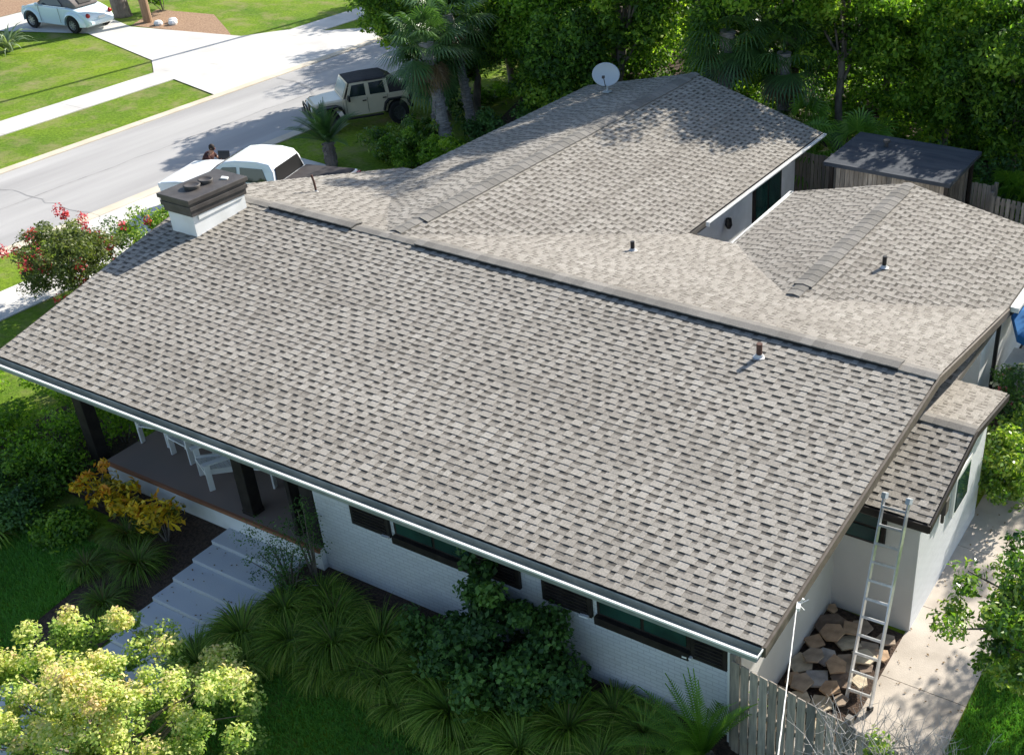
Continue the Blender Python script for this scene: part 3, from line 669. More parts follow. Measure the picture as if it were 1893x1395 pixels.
def blades(n, rg, length, width, r0=0.08, arch=(0.5, 1.2), seg=4, tone=(0.35, 0.25), az=None):
    """arching strap leaves from a crown; returns V,F,T"""
    a = rg.uniform(0, 2 * np.pi, n) if az is None else az
    L = length * rg.uniform(0.6, 1.1, n); e0 = rg.uniform(R(50), R(88), n); bend = rg.uniform(*arch, n)
    d = np.stack([np.cos(a), np.sin(a)], 1); side = np.stack([-np.sin(a), np.cos(a), 0 * a], 1)
    p = np.concatenate([d * (r0 * rg.random(n))[:, None], np.zeros((n, 1))], 1)
    side = side + rg.normal(size=(n, 3)) * 0.25; side /= np.linalg.norm(side, axis=1)[:, None]
    rows = []; e = e0.copy(); W = width * rg.uniform(.7, 1.2, n)
    for k in range(seg + 1):
        w_ = W * (1 - (k / seg) ** 1.6) * .5 + 0.0008
        rows.append(np.stack([p - side * w_[:, None], p + side * w_[:, None]], 1))
        st = (L / seg)[:, None] * np.stack([np.cos(e) * d[:, 0], np.cos(e) * d[:, 1], np.sin(e)], 1)
        p = p + st; e = e - bend / seg * (1 + .6 * k / seg) * 1.25
    V = np.stack(rows, 1).reshape(-1, 3); s = 2 * (seg + 1); F = []
    b = np.arange(n)[:, None] * s
    for k in range(seg): F.append(b + np.array([2 * k, 2 * k + 1, 2 * k + 3, 2 * k + 2]))
    F = np.stack(F, 1).reshape(-1, 4)
    t = np.clip(tone[0] + tone[1] * rg.normal(size=n), 0, 1); T = np.repeat(t, seg) + np.tile(np.linspace(-.12, .15, seg), n)
    return V, F, T
def grass_clump(label, loc, seed, n=420, length=0.85, width=0.018, group='ornamental grass clumps in the front bed', m='grassblade', sc=1.0, tone=(.52, .22)):
    root = empty('ornamental_grass', loc, random.uniform(0, 6)); tag(root, label, 'ornamental grass', group); root.rotation_euler = (random.uniform(-.16, .16), random.uniform(-.16, .16), random.uniform(0, 6))
    rg = np.random.default_rng(seed); V, F, T = blades(n, rg, length * sc, width, 0.14, (1.2, 2.6), 5, tone)
    npmesh('blades', V, F, T, M[m], root)
    return root
def fan_frond(rg, az, elev, pet, rad, nb=22, droop=0.5, width=0.05):
    """one costapalmate fan leaf: petiole plus drooping segments; returns list of quads parts"""
    d = np.array([math.cos(az) * math.cos(elev), math.sin(az) * math.cos(elev), math.sin(elev)])
    side = np.array([-math.sin(az), math.cos(az), 0]); upv = np.cross(d, side) * -1
    if upv[2] < 0: upv = -upv
    V, F, T = [], [], []
    p0 = np.zeros(3); p1 = d * pet + np.array([0, 0, -0.05 * pet])
    w_ = 0.015
    V += [p0 - side * w_, p0 + side * w_, p1 + side * w_, p1 - side * w_]; F.append([0, 1, 2, 3]); T.append(.6)
    for i in range(nb):
        t = (i / (nb - 1) - .5) * 2; ang = t * R(115); L = rad * (1 - .28 * abs(t)) * rg.uniform(.9, 1.08)
        dd = d * math.cos(ang) + side * math.sin(ang) + upv * (-.12 * abs(t)); dd /= np.linalg.norm(dd)
        sd = np.cross(dd, upv); sd /= np.linalg.norm(sd) + 1e-9
        q0, q1 = p1, p1 + dd * L * .6 + np.array([0, 0, -.08 * L * droop * 2]); q2 = p1 + dd * L * .95 + np.array([0, 0, -.5 * L * droop])
        k = len(V); w1 = width * .5
        V += [q0 - sd * .004, q0 + sd * .004, q1 + sd * w1, q1 - sd * w1, q2 + sd * .004, q2 - sd * .004]
        F += [[k, k + 1, k + 2, k + 3], [k + 3, k + 2, k + 4, k + 5]]; tn = rg.normal(.45, .2); T += [tn, tn + .12]
    return np.array(V), np.array(F), np.array(T)
def palm(name, label, loc, top, seed, nf=30, pet=0.8, rad=0.75, group=None, trunk_r=0.15, m='leaf_palm', dead=6):
    root = empty(name, loc); tag(root, label, 'palm tree', group); rg = np.random.default_rng(seed); rnd = random.Random(seed)
    tp = Vector(top)
    mb = MB(); pts = [Vector((0, 0, -.1))] + [Vector((tp.x * t ** 1.4, tp.y * t ** 1.4, tp.z * t)) for t in (.12, .3, .5, .7, .9, 1)]
    mb.tube(pts, [trunk_r * 1.25, trunk_r * 1.1, trunk_r, trunk_r * .97, trunk_r, trunk_r * 1.1, trunk_r * 1.2], 12)
    for i in range(60):   # boots and rings
        t = rnd.uniform(.02, 1); p = Vector((tp.x * t ** 1.4, tp.y * t ** 1.4, tp.z * t)); a = rnd.uniform(0, 6.28)
        mb.box(p + Vector((math.cos(a), math.sin(a), 0)) * trunk_r * .98, (.07, .09, .10), a, tilt=(0, .4))
    build('trunk', mb, M['palmbark'], root, smooth=False)
    parts = []
    for i in range(nf):
        az = i * 2.399 + rnd.uniform(-.2, .2); el = R(rnd.choice((75, 55, 40, 25, 10, -5, -20, -38)) + rnd.uniform(-8, 8))
        parts.append(fan_frond(rg, az, el, pet * rnd.uniform(.8, 1.15), rad * rnd.uniform(.85, 1.1), droop=rnd.uniform(.5, 1.1)))
    V, F, T = merge(parts); V = V + np.array(top); npmesh('fronds', V, F, T, M[m], root)
    if dead:
        parts = [fan_frond(rg, rnd.uniform(0, 6.28), R(-70 + rnd.uniform(-8, 12)), pet * .8, rad * .8, droop=.5) for i in range(dead)]
        V, F, T = merge(parts); V = V + np.array(top); npmesh('dead_fronds', V, F, T, M['leaf_dead'], root)
    return root
def sago(name, label, loc, seed, nf=34, L=1.25, trunk_h=0.5, leafl=0.16, m='leaf_palmbright', width=0.014):
    root = empty(name, loc); tag(root, label, 'cycad'); rg = np.random.default_rng(seed); rnd = random.Random(seed)
    mb = MB(); mb.tube([(0, 0, -.05), (0, 0, trunk_h * .5), (0, 0, trunk_h)], [.17, .19, .15], 12)
    for i in range(70):
        a = rnd.uniform(0, 6.28); z = rnd.uniform(0, trunk_h); mb.box((math.cos(a) * .18, math.sin(a) * .18, z), (.05, .06, .04), a, tilt=(0, -.5))
    build('trunk', mb, M['bark'], root)
    Vs, Fs, Ts = [], [], []; k = 0
    for i in range(nf):
        az = i * 2.399; e = R([84, 72, 62, 52, 42, 32, 20][i % 7] + rnd.uniform(-6, 6)); d = np.array([math.cos(az), math.sin(az)]); side = np.array([-math.sin(az), math.cos(az), 0.])
        p = np.array([0, 0, trunk_h]); n = 34; Lf = L * rnd.uniform(.85, 1.08); prev = p.copy(); tn = rnd.uniform(.25, .65)
        for j in range(n + 1):
            t = j / n; dirv = np.array([d[0] * math.cos(e), d[1] * math.cos(e), math.sin(e)]); upv = np.cross(side, dirv); 
            if upv[2] < 0: upv = -upv
            if j > 2:
                ll = leafl * math.sin(math.pi * min(1, .12 + t * .93)) ** .6 + .01
                for s_ in (-1, 1):
                    o = side * s_ * .80 + dirv * .62 + upv * .42; o /= np.linalg.norm(o); q_ = p + o * ll; wv = dirv * width * .5
                    Vs += [p - wv, p + wv, q_ + wv * .3 - np.array([0, 0, ll * .05]), q_ - wv * .3 - np.array([0, 0, ll * .05])]; Fs.append([k, k + 1, k + 2, k + 3]); Ts.append(tn + rnd.uniform(-.1, .1)); k += 4
            q_ = p + dirv * Lf / n; wv = side * .008
            Vs += [p - wv, p + wv, q_ + wv, q_ - wv]; Fs.append([k, k + 1, k + 2, k + 3]); Ts.append(.8); k += 4
            p = q_; e -= R(.3 + 1.7 * t)
    npmesh('fronds', np.array(Vs), np.array(Fs), np.array(Ts), M[m], root)
    return root

# ---------------------------------------------------------------- front garden
G1 = [(-9.15, -1.75, .85), (-8.95, -1.05, .95), (-8.65, -0.35, 1.0), (-8.1, -0.85, 1.0), (-7.85, -0.05, 1.0), (-7.35, -0.55, 1.05), (-6.75, -0.15, .95), (-6.2, -0.65, .95),
      (-5.55, -0.45, .95), (-4.85, -0.75, .95), (-4.15, -0.5, .95), (-3.5, -0.85, .95), (-3.05, -0.25, .9), (-2.35, -0.5, .95), (-2.05, 0.25, .9)]
desc = ['leftmost, spilling over the path steps', 'beside the path, second from the left', 'by the path near the house', 'on the lawn edge, fourth from the left', 'behind the others near the wall at the left',
        'tall, fan spread wide over the lawn edge', 'in the middle left of the row near the wall', 'left of the dark leafy shrub at the lawn edge', 'just left of the dark leafy shrub', 'in front of the dark leafy shrub, left side',
        'in front of the middle of the dark leafy shrub', 'at the lawn edge right of the dark leafy shrub', 'small, behind the lawn edge right of the dark shrub', 'second from the right, at the lawn edge', 'rightmost, touching the big sago palm']
for i, ((x, y, s_), d_) in enumerate(zip(G1, desc)):
    grass_clump('arching green grass clump ' + d_, (x, y, gz(x, y)), 100 + i, n=int(random.uniform(900, 1500)), sc=s_ * random.uniform(.92, 1.22), width=.022)
for i, (x, y, s_, d_) in enumerate([(-11.95, -0.65, .9, 'larger arching grass clump left of the front path'), (-11.75, -1.55, .75, 'smaller arching grass clump left of the path bottom'), (-12.75, -1.1, .7, 'grass clump on the lawn side left of the path'), (-12.7, -0.25, .8, 'grass clump below the yellow crotons')]):
    grass_clump(d_, (x, y, gz(x, y)), 140 + i, n=520, sc=s_, group='grass clumps left of the front path', tone=(.3, .2), width=.016)
shrub('leafy_shrub', 'large dark broad-leaved shrub against the front wall between the windows', (-4.2, 0.0, -.1), (1.45, .78, 1.0), M['leaf_dark'], 21, n=12500, leaf=.105, ncl=60, crad=.32, base=.5, aspect=.65, spread=.45)
shrub('leafy_shrub', 'tall upright part-bare shrub rising to the eave beside the dark shrub', (-5.1, 0.45, -.05), (.28, .25, 1.25), M['leaf_dark'], 22, n=900, leaf=.11, ncl=16, crad=.2, base=.4, aspect=.7)
shrub('leafy_shrub', 'low dark shrub spreading left of the large dark shrub', (-6.0, .15, -.1), (.55, .4, .35), M['leaf_dark'], 23, n=1500, leaf=.10, ncl=14, crad=.22, base=.65, aspect=.7)
shrub('wispy_shrub', 'thin wispy small-leaved shrub hanging over the top of the front path', (-9.0, .1, -.05), (.85, .5, .85), M['leaf_dark'], 24, n=2400, leaf=.045, ncl=40, crad=.2, base=.6, stems=16)
shrub('wispy_shrub', 'upright wispy shrub growing before the dark porch corner column', (-8.75, .45, 0), (.35, .22, 1.0), M['leaf_dark'], 25, n=900, leaf=.045, ncl=20, crad=.18, base=.5, stems=8)
sago('sago_palm', 'big sago palm by the fence at the front right corner of the house', (-.98, .12, -.12), 31, nf=42, L=1.32, trunk_h=.3, leafl=.125, width=.022)
def croton(label, loc, s_, seed):
    r_ = shrub('croton_shrub', label, loc, (.3 * s_, .28 * s_, .34 * s_), M['leaf_croton'], seed, n=330, leaf=.15, ncl=12, crad=.17 * s_, base=.5, aspect=.42, up=.1, spread=.4, group='yellow crotons by the porch'); return r_
croton('yellow orange croton nearest the porch corner, behind the other crotons', (-13.85, .12, .0), 1.25, 41)
croton('bright yellow croton second from the left before the porch', (-13.2, .1, 0), 1.1, 42)
croton('small sparse yellow croton third from the left before the porch', (-12.7, .15, 0), .8, 43)
croton('orange yellow croton standing alone by the dark mulch', (-12.0, .02, -.05), 1.25, 44)
LS = [(-16.0, .6, .95, .9, 'leafy green shrub mass left of the porch corner'), (-15.3, .1, .8, .8, 'dark rounded shrub left of the crotons'), (-16.4, -.7, .85, .75, 'dark shrub at the left lawn edge'), (-17.3, .5, 1.0, .95, 'green shrub beneath the left roof corner'),
      (-15.0, -.8, .6, .55, 'low dark shrub below the crotons at the left'), (-15.2, 1.7, .6, 1.2, 'green shrub beside the leftmost porch column'), (-17.7, -.6, .9, .8, 'dark shrub cut by the left picture edge'), (-13.9, -.65, .5, .4, 'low dark ground shrub beneath the yellow crotons')]
for i, (x, y, r_, h_, d_) in enumerate(LS):
    shrub('garden_shrub', d_, (x, y, gz(x, y) - .05), (r_, r_ * .85, h_ * .62), M['leaf_bright' if i in (0, 3, 5) else ('leaf_dark' if i % 2 == 0 else 'leaf_oak')], 50 + i, n=3200, leaf=.085, ncl=24, crad=.3, base=.45, group='shrubs left of the porch', aspect=.55)
for i, (x, y, d_) in enumerate([(-18.0, 2.4, 'sunlit lime green shrub below the left roof corner'), (-16.7, 2.2, 'bright lime shrub just left of the leftmost column'), (-19.6, 1.6, 'sunlit green shrub at the left picture edge')]):
    shrub('lime_shrub', d_, (x, y, -.02), (.8, .65, .55), M['leaf_bright'], 60 + i, n=2600, leaf=.08, ncl=20, crad=.25, base=.55, group='sunlit shrubs left of the house')
for i, (x, y) in enumerate([(-15.1, -1.35), (-15.9, -.95)]):
    grass_clump(['broad strap-leaved plant at the left, nearer the lawn', 'broad strap-leaved plant at the left picture edge'][i], (x, y, gz(x, y)), 70 + i, n=70, length=.75, width=.07, group='strap-leaved plants at the left', tone=(.5, .2))
for i, (x, y, s_) in enumerate([(-8.45, -1.45, .8), (-8.3, .15, .8), (-7.3, -.95, .8), (-6.65, -.75, .8), (-5.7, -.95, .75), (-5.1, -.2, .8), (-4.5, -1.05, .75), (-3.75, -.15, .8), (-2.9, -.75, .8), (-1.75, -.35, .8), (-2.6, .35, .75), (-1.55, -.05, .7)]):
    grass_clump(['low grass tuft between the two path-side clumps', 'low grass tuft close to the wispy shrub', 'low grass tuft filling the lawn edge left of centre', 'low grass tuft just right of the tallest clump', 'low grass tuft at the lawn edge before the dark shrub', 'grass tuft half under the dark leafy shrub', 'low grass tuft farthest out on the lawn edge',
                 'grass tuft under the right side of the dark leafy shrub', 'low grass tuft right of centre on the lawn edge', 'low grass tuft at the foot of the big sago palm', 'grass tuft near the wall left of the big sago palm', 'small grass tuft touching the sago palm trunk'][i], (x, y, gz(x, y)), 160 + i, n=800, sc=s_, width=.02)
# lawn blades near the camera
def lawn_blades(name, label, x0, x1, y0, y1, n, seed, keep):
    rg = np.random.default_rng(seed); x = rg.uniform(x0, x1, n); y = rg.uniform(y0, y1, n)
    k = np.array([keep(a, b) for a, b in zip(x, y)]); x, y = x[k], y[k]; n = len(x)
    z = np.array([gz(a, b) for a, b in zip(x, y)])
    p = np.stack([x, y, z], 1); d = rg.normal(size=(n, 3)) * .45; d[:, 2] = 1; L = rg.uniform(.04, .09, n)[:, None]; s_ = rg.normal(size=(n, 3)); s_[:, 2] = 0; s_ /= np.linalg.norm(s_, axis=1)[:, None]
    t = p + d * L; w_ = .009
    V = np.stack([p - s_ * w_, p + s_ * w_, t + s_ * .002, t - s_ * .002], 1).reshape(-1, 3)
    o = npmesh(name, V, np.arange(4 * n).reshape(n, 4), np.clip(rg.normal(.5, .25, n) + .18 * np.sin(x * 2.1) * np.cos(y * 1.7), 0, 1), M['lawnblade']); tag(o, label, 'grass', kind='stuff')
lawn_blades('grass', 'short shaded lawn grass in the middle of the front yard', -9.2, -.5, -4.6, -.6, 90000, 81, lambda x, y: not bed(x, y) and y < -.6)
lawn_blades('grass', 'shaded lawn grass left of the front path', -16.5, -11.2, -3.2, -.6, 45000, 82, lambda x, y: not bed(x, y))
lawn_blades('grass', 'partly sunlit lawn right of the concrete walk', 2.02, 4.4, .2, 6, 45000, 83, lambda x, y: True)

# yellow-green tree in the bottom left corner
def maple():
    root = empty('small_tree', (-8.15, -4.1, -.55)); tag(root, 'sunlit yellow-green small tree in the bottom left corner over the path', 'tree')
    rg = np.random.default_rng(5); rnd = random.Random(5)
    C, T, O = [], [], []
    cl = []
    for i in range(330):
        a = rg.uniform(0, 6.283); r = 2.35 * math.sqrt(rg.random()); x, y = r * math.cos(a) * 1.15, r * math.sin(a) * .8
        top = 2.42 - .55 * (r / 2.3) ** 2 + .35 * math.sin(x * 2.3 + 1) * math.cos(y * 2.9) ; z = top - rg.random() ** 1.4 * 1.3
        if math.sin(x * 3.1 + 2) * math.sin(y * 3.7 + .5) > .5: continue
        cl.append((x, y, z, (z - 1.1) / 1.55))
    for (x, y, z, h_) in cl:
        k = int(rg.uniform(170, 360)); r = rg.uniform(.15, .26); e = rg.normal(size=(k, 3)); e /= np.linalg.norm(e, axis=1)[:, None]
        p = e * (r * rg.uniform(.4, 1.05, k))[:, None]; p[:, 2] *= .85; C.append(np.array([x, y, z]) + p); O.append(e)
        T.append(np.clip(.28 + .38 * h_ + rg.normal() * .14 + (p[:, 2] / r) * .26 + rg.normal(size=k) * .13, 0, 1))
    C, T, O = np.concatenate(C), np.concatenate(T), np.concatenate(O)
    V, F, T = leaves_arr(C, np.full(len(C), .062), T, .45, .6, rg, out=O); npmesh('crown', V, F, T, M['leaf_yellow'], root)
    mb = MB(); limbs(mb, (0, 0, 0), (.1, 0, 1.2), .07, [c[:3] for c in cl[::5]], rnd, .006); build('trunk', mb, M['bark'], root, smooth=True)
maple()

# ---------------------------------------------------------------- right side yard
def fence(name, label, a, b, h, seed, gap=0.012, z0=0.0, rails=True, bw=0.10):
    root = empty(name, (a[0], a[1], z0)); tag(root, label, 'fence'); rnd = random.Random(seed)
    A, B = Vector((0, 0, 0)), Vector((b[0] - a[0], b[1] - a[1], 0)); L = B.length; d = B.normalized(); ang = math.atan2(d.y, d.x); n = int(L / (bw + gap)); nn = Vector((-d.y, d.x, 0))
    mb = MB()
    for i in range(n):
        p = A + d * (i + .5) * (L / n); hh = h + rnd.uniform(-.012, .012); tn = rnd.random(); w2 = bw / 2; th = .009
        pts = [(-w2, 0), (w2, 0), (w2, hh - .006), (w2 - .006, hh), (-w2 + .006, hh), (-w2, hh - .006)]
        off = nn * (rnd.uniform(-.003, .003))
        P3 = [p + off + d * u - nn * th + Vector((0, 0, v - .05)) for u, v in pts]; mb.prism(P3, nn * th * 2, tn)
    build('board_panel', mb, M['fence'], root)
    mb = MB()
    for zz in (.35, h * .55, h - .22): mb.box(A + B * .5 + nn * .035 + Vector((0, 0, zz)), (L, .04, .09), ang, tone=.6)
    build('rail', mb, M['fence'], root)
    m_ = max(1, round(L / 2.3))
    for i in range(m_ + 1):
        p = A + B * (i / m_) + nn * .065; build('post', MB().box(p + Vector((0, 0, h / 2)), (.09, .09, h + .04), ang, tone=.3), M['fence'], root)
    return root
fence('picket_fence', 'weathered grey board fence at the front right corner of the house', (-.78, .62), (2.9, .02), 1.8, 3, bw=.13, gap=.02)
fence('picket_fence', 'shaded brown board fence behind the flat-roofed shed', (-9.5, 18.75), (-2.6, 18.9), 1.85, 4)
fence('picket_fence', 'sunlit board fence right of the shed at the back', (-2.55, 18.35), (3.5, 17.8), 1.8, 5, gap=.035)
# ladder
def ladder():
    foot = Vector((.55, 2.22, .03)); top = Vector((.33, 3.80, 2.78)); root = empty('ladder', foot); tag(root, 'aluminium extension ladder leaning on the side addition eave', 'ladder')
    ax = (top - foot); L = ax.length; ax.normalize(); side = Vector((1, -.18, 0)).normalized(); side = (side - ax * side.dot(ax)).normalized(); nn = ax.cross(side)
    q_ = Matrix((side, nn, ax)).transposed()
    def bx(mb, x, z, sx, sy, sz, y=0):
        c = q_ @ Vector((x, y, z)); hx = [q_ @ Vector((a * sx / 2, b * sy / 2, e * sz / 2)) + c for a in (-1, 1) for b in (-1, 1) for e in (-1, 1)]; k = len(mb.v); mb.v += [tuple(v) for v in hx]
        for f in ((0, 1, 3, 2), (4, 6, 7, 5), (0, 4, 5, 1), (2, 3, 7, 6), (0, 2, 6, 4), (1, 5, 7, 3)): mb.f.append(tuple(k + i for i in f)); mb.t.append(.5); mb.mi.append(0)
    for s_ in (-1, 1):
        mb = MB(); bx(mb, s_ * .20, L / 2, .022, .075, L); bx(mb, s_ * .212, L / 2, .006, .09, L)
        build('side_rail', mb, M['alu'], root)
        mb = MB(); bx(mb, s_ * .20, .02, .06, .12, .06); build('foot', mb, M['rubber'], root)
        mb = MB(); bx(mb, s_ * .20, L + .02, .07, .11, .09); build('end_cap', mb, M['dish'], root)
    for i in range(11):
        z = .2 + i * (L - .35) / 10; mb = MB(); bx(mb, 0, z, .39, .055, .03); bx(mb, 0, z - .016, .39, .03, .012); build('rung', mb, M['alu'], root)
ladder()
# flagstones
def stones():
    rnd = random.Random(12); placed = []; k = 0
    spots = [(-.45, 3.55, .42, 0), (-.1, 3.3, .35, 3), (.25, 3.35, .3, 1), (.45, 3.65, .25, 1), (-.55, 3.05, .3, 2), (-.25, 2.85, .33, 4), (.1, 2.9, .4, 1), (-.55, 2.55, .32, 3), (-.2, 2.35, .36, 4), (.15, 2.5, .3, 0), (-.5, 2.15, .24, 2), (-.6, 1.8, .28, 1),
             (-.25, 1.85, .25, 3), (.05, 1.95, .28, 3), (-.45, 1.45, .3, 3), (-.15, 1.5, .2, 1), (.2, 1.6, .26, 2), (0.02, 1.1, .42, 4), (-.55, 1.1, .22, 2), (.4, 2.9, .2, 0), (.5, 3.3, .22, 2), (-.02, 3.75, .28, 1), (-.6, 3.9, .16, 2), (.3, 2.15, .18, 1), (-.35, 3.3, .3, 2), (.3, 3.05, .28, 3), (-.4, 2.7, .28, 1), (-.02, 2.7, .3, 2), (-.35, 2.1, .3, 1), (0.1, 2.2, .26, 2), (-.3, 1.2, .28, 2), (.2, 1.35, .24, 3), (-.1, 3.55, .3, 2), (.45, 2.55, .22, 3)]
    colour = ['dark brown', 'brown', 'rusty brown', 'tan', 'grey']
    for i, (x, y, s_, t) in enumerate(spots):
        n = rnd.choice((4, 5, 5, 6)); r = s_ * .64; a0 = rnd.uniform(0, 6.28); pts = [(math.cos(a0 + 6.283 * j / n + rnd.uniform(-.2, .2)) * r * rnd.uniform(.85, 1.2), math.sin(a0 + 6.283 * j / n) * r * rnd.uniform(.85, 1.2)) for j in range(n)]
        tx, ty = rnd.uniform(-.11, .11), rnd.uniform(-.11, .11); mb = MB(); mb.prism([(u, v, u * tx + v * ty) for u, v in pts], (0, 0, .035), t / 4)
        o = build('flagstone', mb, M['flag'], bevel=.004); o.location = (x, y, .07 + rnd.uniform(0, .05) + (.08 if i > 23 else 0)); 
        row = 'at the addition wall end' if y > 3.2 else ('in the middle of the bed' if y > 2.4 else ('below the middle of the bed' if y > 1.65 else 'at the fence end'))
        colm = 'beside the gable wall' if x < -.4 else ('between gable wall and ladder' if x < .02 else 'by the ladder')
        lab = '%s %s%s-sided flagstone %s, %s' % ('large' if s_ > .33 else ('small' if s_ < .25 else 'medium'), colour[t] + ' ', {4: 'four', 5: 'five', 6: 'six'}[n], row, colm)
        if lab in placed: lab = 'second ' + lab
        placed.append(lab)
        tag(o, lab, 'flagstone', 'flagstones piled in the bed by the ladder')
stones()
# fallen leaves on the walk, path and roof (uncountable litter)
def litter(name, label, pts, leaf, m):
    C = np.array(pts); V, F, T = leaves_arr(C, np.full(len(C), leaf), rng.random(len(C)), 3.0, .6); o = npmesh(name, V, F, T, M[m]); tag(o, label, 'leaf litter', kind='stuff')
litter('fallen_leaves', 'small fallen leaves scattered on the concrete walk and stone bed', [(random.uniform(-.6, 2.0), random.uniform(-.5, 9), .035) for i in range(260)], .05, 'leaf_dead')
litter('fallen_leaves', 'few fallen leaves lying on the front path steps', [(random.uniform(-11, -9.4), y_, .07 - .078 * int((.74 - y_) / .46)) for y_ in [random.uniform(-2.7, .6) for i in range(70)]], .045, 'leaf_dead')
# service cable to the roof edge
cb = MB(); a_, b_ = Vector((.03, .92, 2.93)), Vector((1.97, -4.0, 5.36)); pts = [a_.lerp(b_, t) + Vector((0, 0, -.04 * math.sin(math.pi * t))) for t in [i / 24 for i in range(25)]]
for ph in (0, 2.1, 4.2):
    cb.tube([p + Vector((math.cos(ph + i * 1.1), 0, math.sin(ph + i * 1.1))) * .005 for i, p in enumerate(pts)], .0032, 5)
sc_ = build('service_cable', cb, M['cable']); tag(sc_, 'twisted white overhead service cable running from the roof edge past the fence', 'cable')
mb = MB(); mb.tube([(.10, .95, 2.98), (.06, .93, 2.9), (.08, .85, 2.98)], .018, 6).box((.14, .7, 3.05), (.05, .1, .05), .3).tube([(.1, .8, 3.0), (.22, .72, 3.02)], .006, 5).tube([(.1, .8, 3.0), (.2, .9, 3.05)], .005, 5); build('cable_clamp', mb, M['cable'], sc_, world=True)
# bare twiggy shrub and a small green shrub by the walk
def twigs(name, label, loc, seed, n=70, L=.9, r=.6):
    root = empty(name, loc); tag(root, label, 'bare shrub'); rnd = random.Random(seed); mb = MB()
    for i in range(n):
        a = rnd.uniform(0, 6.28); e = rnd.uniform(.5, 1.35); p = Vector((rnd.uniform(-r, r) * .5, rnd.uniform(-r, r) * .3, rnd.uniform(0, .5))); pts = [p.copy()]; d = Vector((math.cos(a) * math.cos(e), math.sin(a) * math.cos(e), math.sin(e)))
        for k in range(5): d = (d + Vector((rnd.uniform(-.4, .4), rnd.uniform(-.4, .4), rnd.uniform(-.2, .3)))).normalized(); p = p + d * L / 5 * rnd.uniform(.7, 1.2); pts.append(p.copy())
        mb.tube(pts, [.008, .006, .005, .004, .003, .002], 4, cap=False)
        for j in (2, 3, 4):
            q_ = pts[j]; e2 = Vector((rnd.uniform(-1, 1), rnd.uniform(-1, 1), rnd.uniform(-.1, 1))).normalized(); mb.tube([q_, q_ + e2 * .12, q_ + e2 * .2 + Vector((0, 0, .04))], [.003, .002, .0015], 3, cap=False)
    build('twigs', mb, M['twig'], root)
twigs('bare_shrub', 'bare grey twiggy shrub overhanging the fence at the bottom right', (1.55, -.05, 1.35), 9, n=110, L=.8, r=1.2)
twigs('bare_shrub', 'second bare twiggy bush hanging on the fence by the walk', (2.35, .1, 1.25), 10, n=70, L=.75, r=1.0)
shrub('green_sprig_shrub', 'small bright green leafy sprig growing through the bare twigs', (1.62, -.05, 1.75), (.22, .2, .2), M['leaf_gloss'], 90, n=420, leaf=.085, ncl=12, crad=.12, base=.7, aspect=.5)
tree('glossy_tree', 'glossy green tree leaning in from the right edge over the walk', (3.35, 2.85, 0), 3.3, (1.5, 1.6, .9), M['leaf_gloss'], 91, ncl=88, per=130, leaf=.105, crad=.24, base=.5, aspect=.42, tr=.08, lean=(-.45, -.1), shell=.35, spread=.33)
shrub('glossy_hedge', 'glossy green hedge along the walk behind the side addition', (1.0, 8.45, 0), (.52, 1.25, .85), M['leaf_gloss'], 92, n=6200, leaf=.105, ncl=46, crad=.27, base=.55, aspect=.5, spread=.35)
fl = shrub('flowering_shrub', 'dark shrub with red and white flowers beneath the rear gutter', (.55, 10.6, 0), (.8, .95, .95), M['leaf_dark'], 93, n=3800, leaf=.09, ncl=30, crad=.3, base=.5)
C, T, O, cc = clump_points(12, (.6, .7, .6), (0, 0, 1.2), 94, 9, .07); V, F, T = leaves_arr(C, np.full(len(C), .07), T, .3, .9, out=O); npmesh('red_flowers', V, F, T, M['flower_pink'], fl)
C, T, O, cc = clump_points(9, (.6, .7, .6), (0, -.2, 1.2), 95, 9, .07); V, F, T = leaves_arr(C, np.full(len(C), .09), T, .3, .9, out=O); npmesh('white_flowers', V, F, T, M['flower_white'], fl)
# blue canopy and white box behind the house
um = empty('patio_umbrella', (1.05, 12.5, 0)); tag(um, 'blue patio umbrella beyond the rear gutter at the right edge', 'umbrella')
mb = MB(); n = 8; r_ = 1.35
for k in range(n):
    a, b = 2 * math.pi * k / n, 2 * math.pi * (k + 1) / n; mb.poly([(0, 0, 2.15), (r_ * math.cos(a), r_ * math.sin(a), 1.72), (r_ * math.cos(b), r_ * math.sin(b), 1.72)]); mb.poly([(r_ * math.cos(a), r_ * math.sin(a), 1.72), (r_ * math.cos(a), r_ * math.sin(a), 1.55), (r_ * math.cos(b), r_ * math.sin(b), 1.55), (r_ * math.cos(b), r_ * math.sin(b), 1.72)])
build('canopy', mb, M['blue'], um); build('pole', MB().tube([(0, 0, 0), (0, 0, 2.2)], .025), M['white_metal'], um); build('base', MB().lathe([(0, .08), (.22, .07), (.25, 0)], seg=20), M['charcoal'], um)
ac = empty('utility_box', (.25, 12.1, 0)); tag(ac, 'pale grey utility cabinet beside the black downspout', 'cabinet')
build('cabinet_body', MB().b2((-.35, -.35, 0), (.35, .35, .85)), M['dish'], ac, bevel=.02); build('cabinet_lid', MB().b2((-.38, -.38, .852), (.38, .38, .9)), M['white'], ac, bevel=.015)
flat('rear_patio', [(-.3, 11.4), (5, 11.4), (5, 17), (-.3, 17)], M['concrete'], .03)

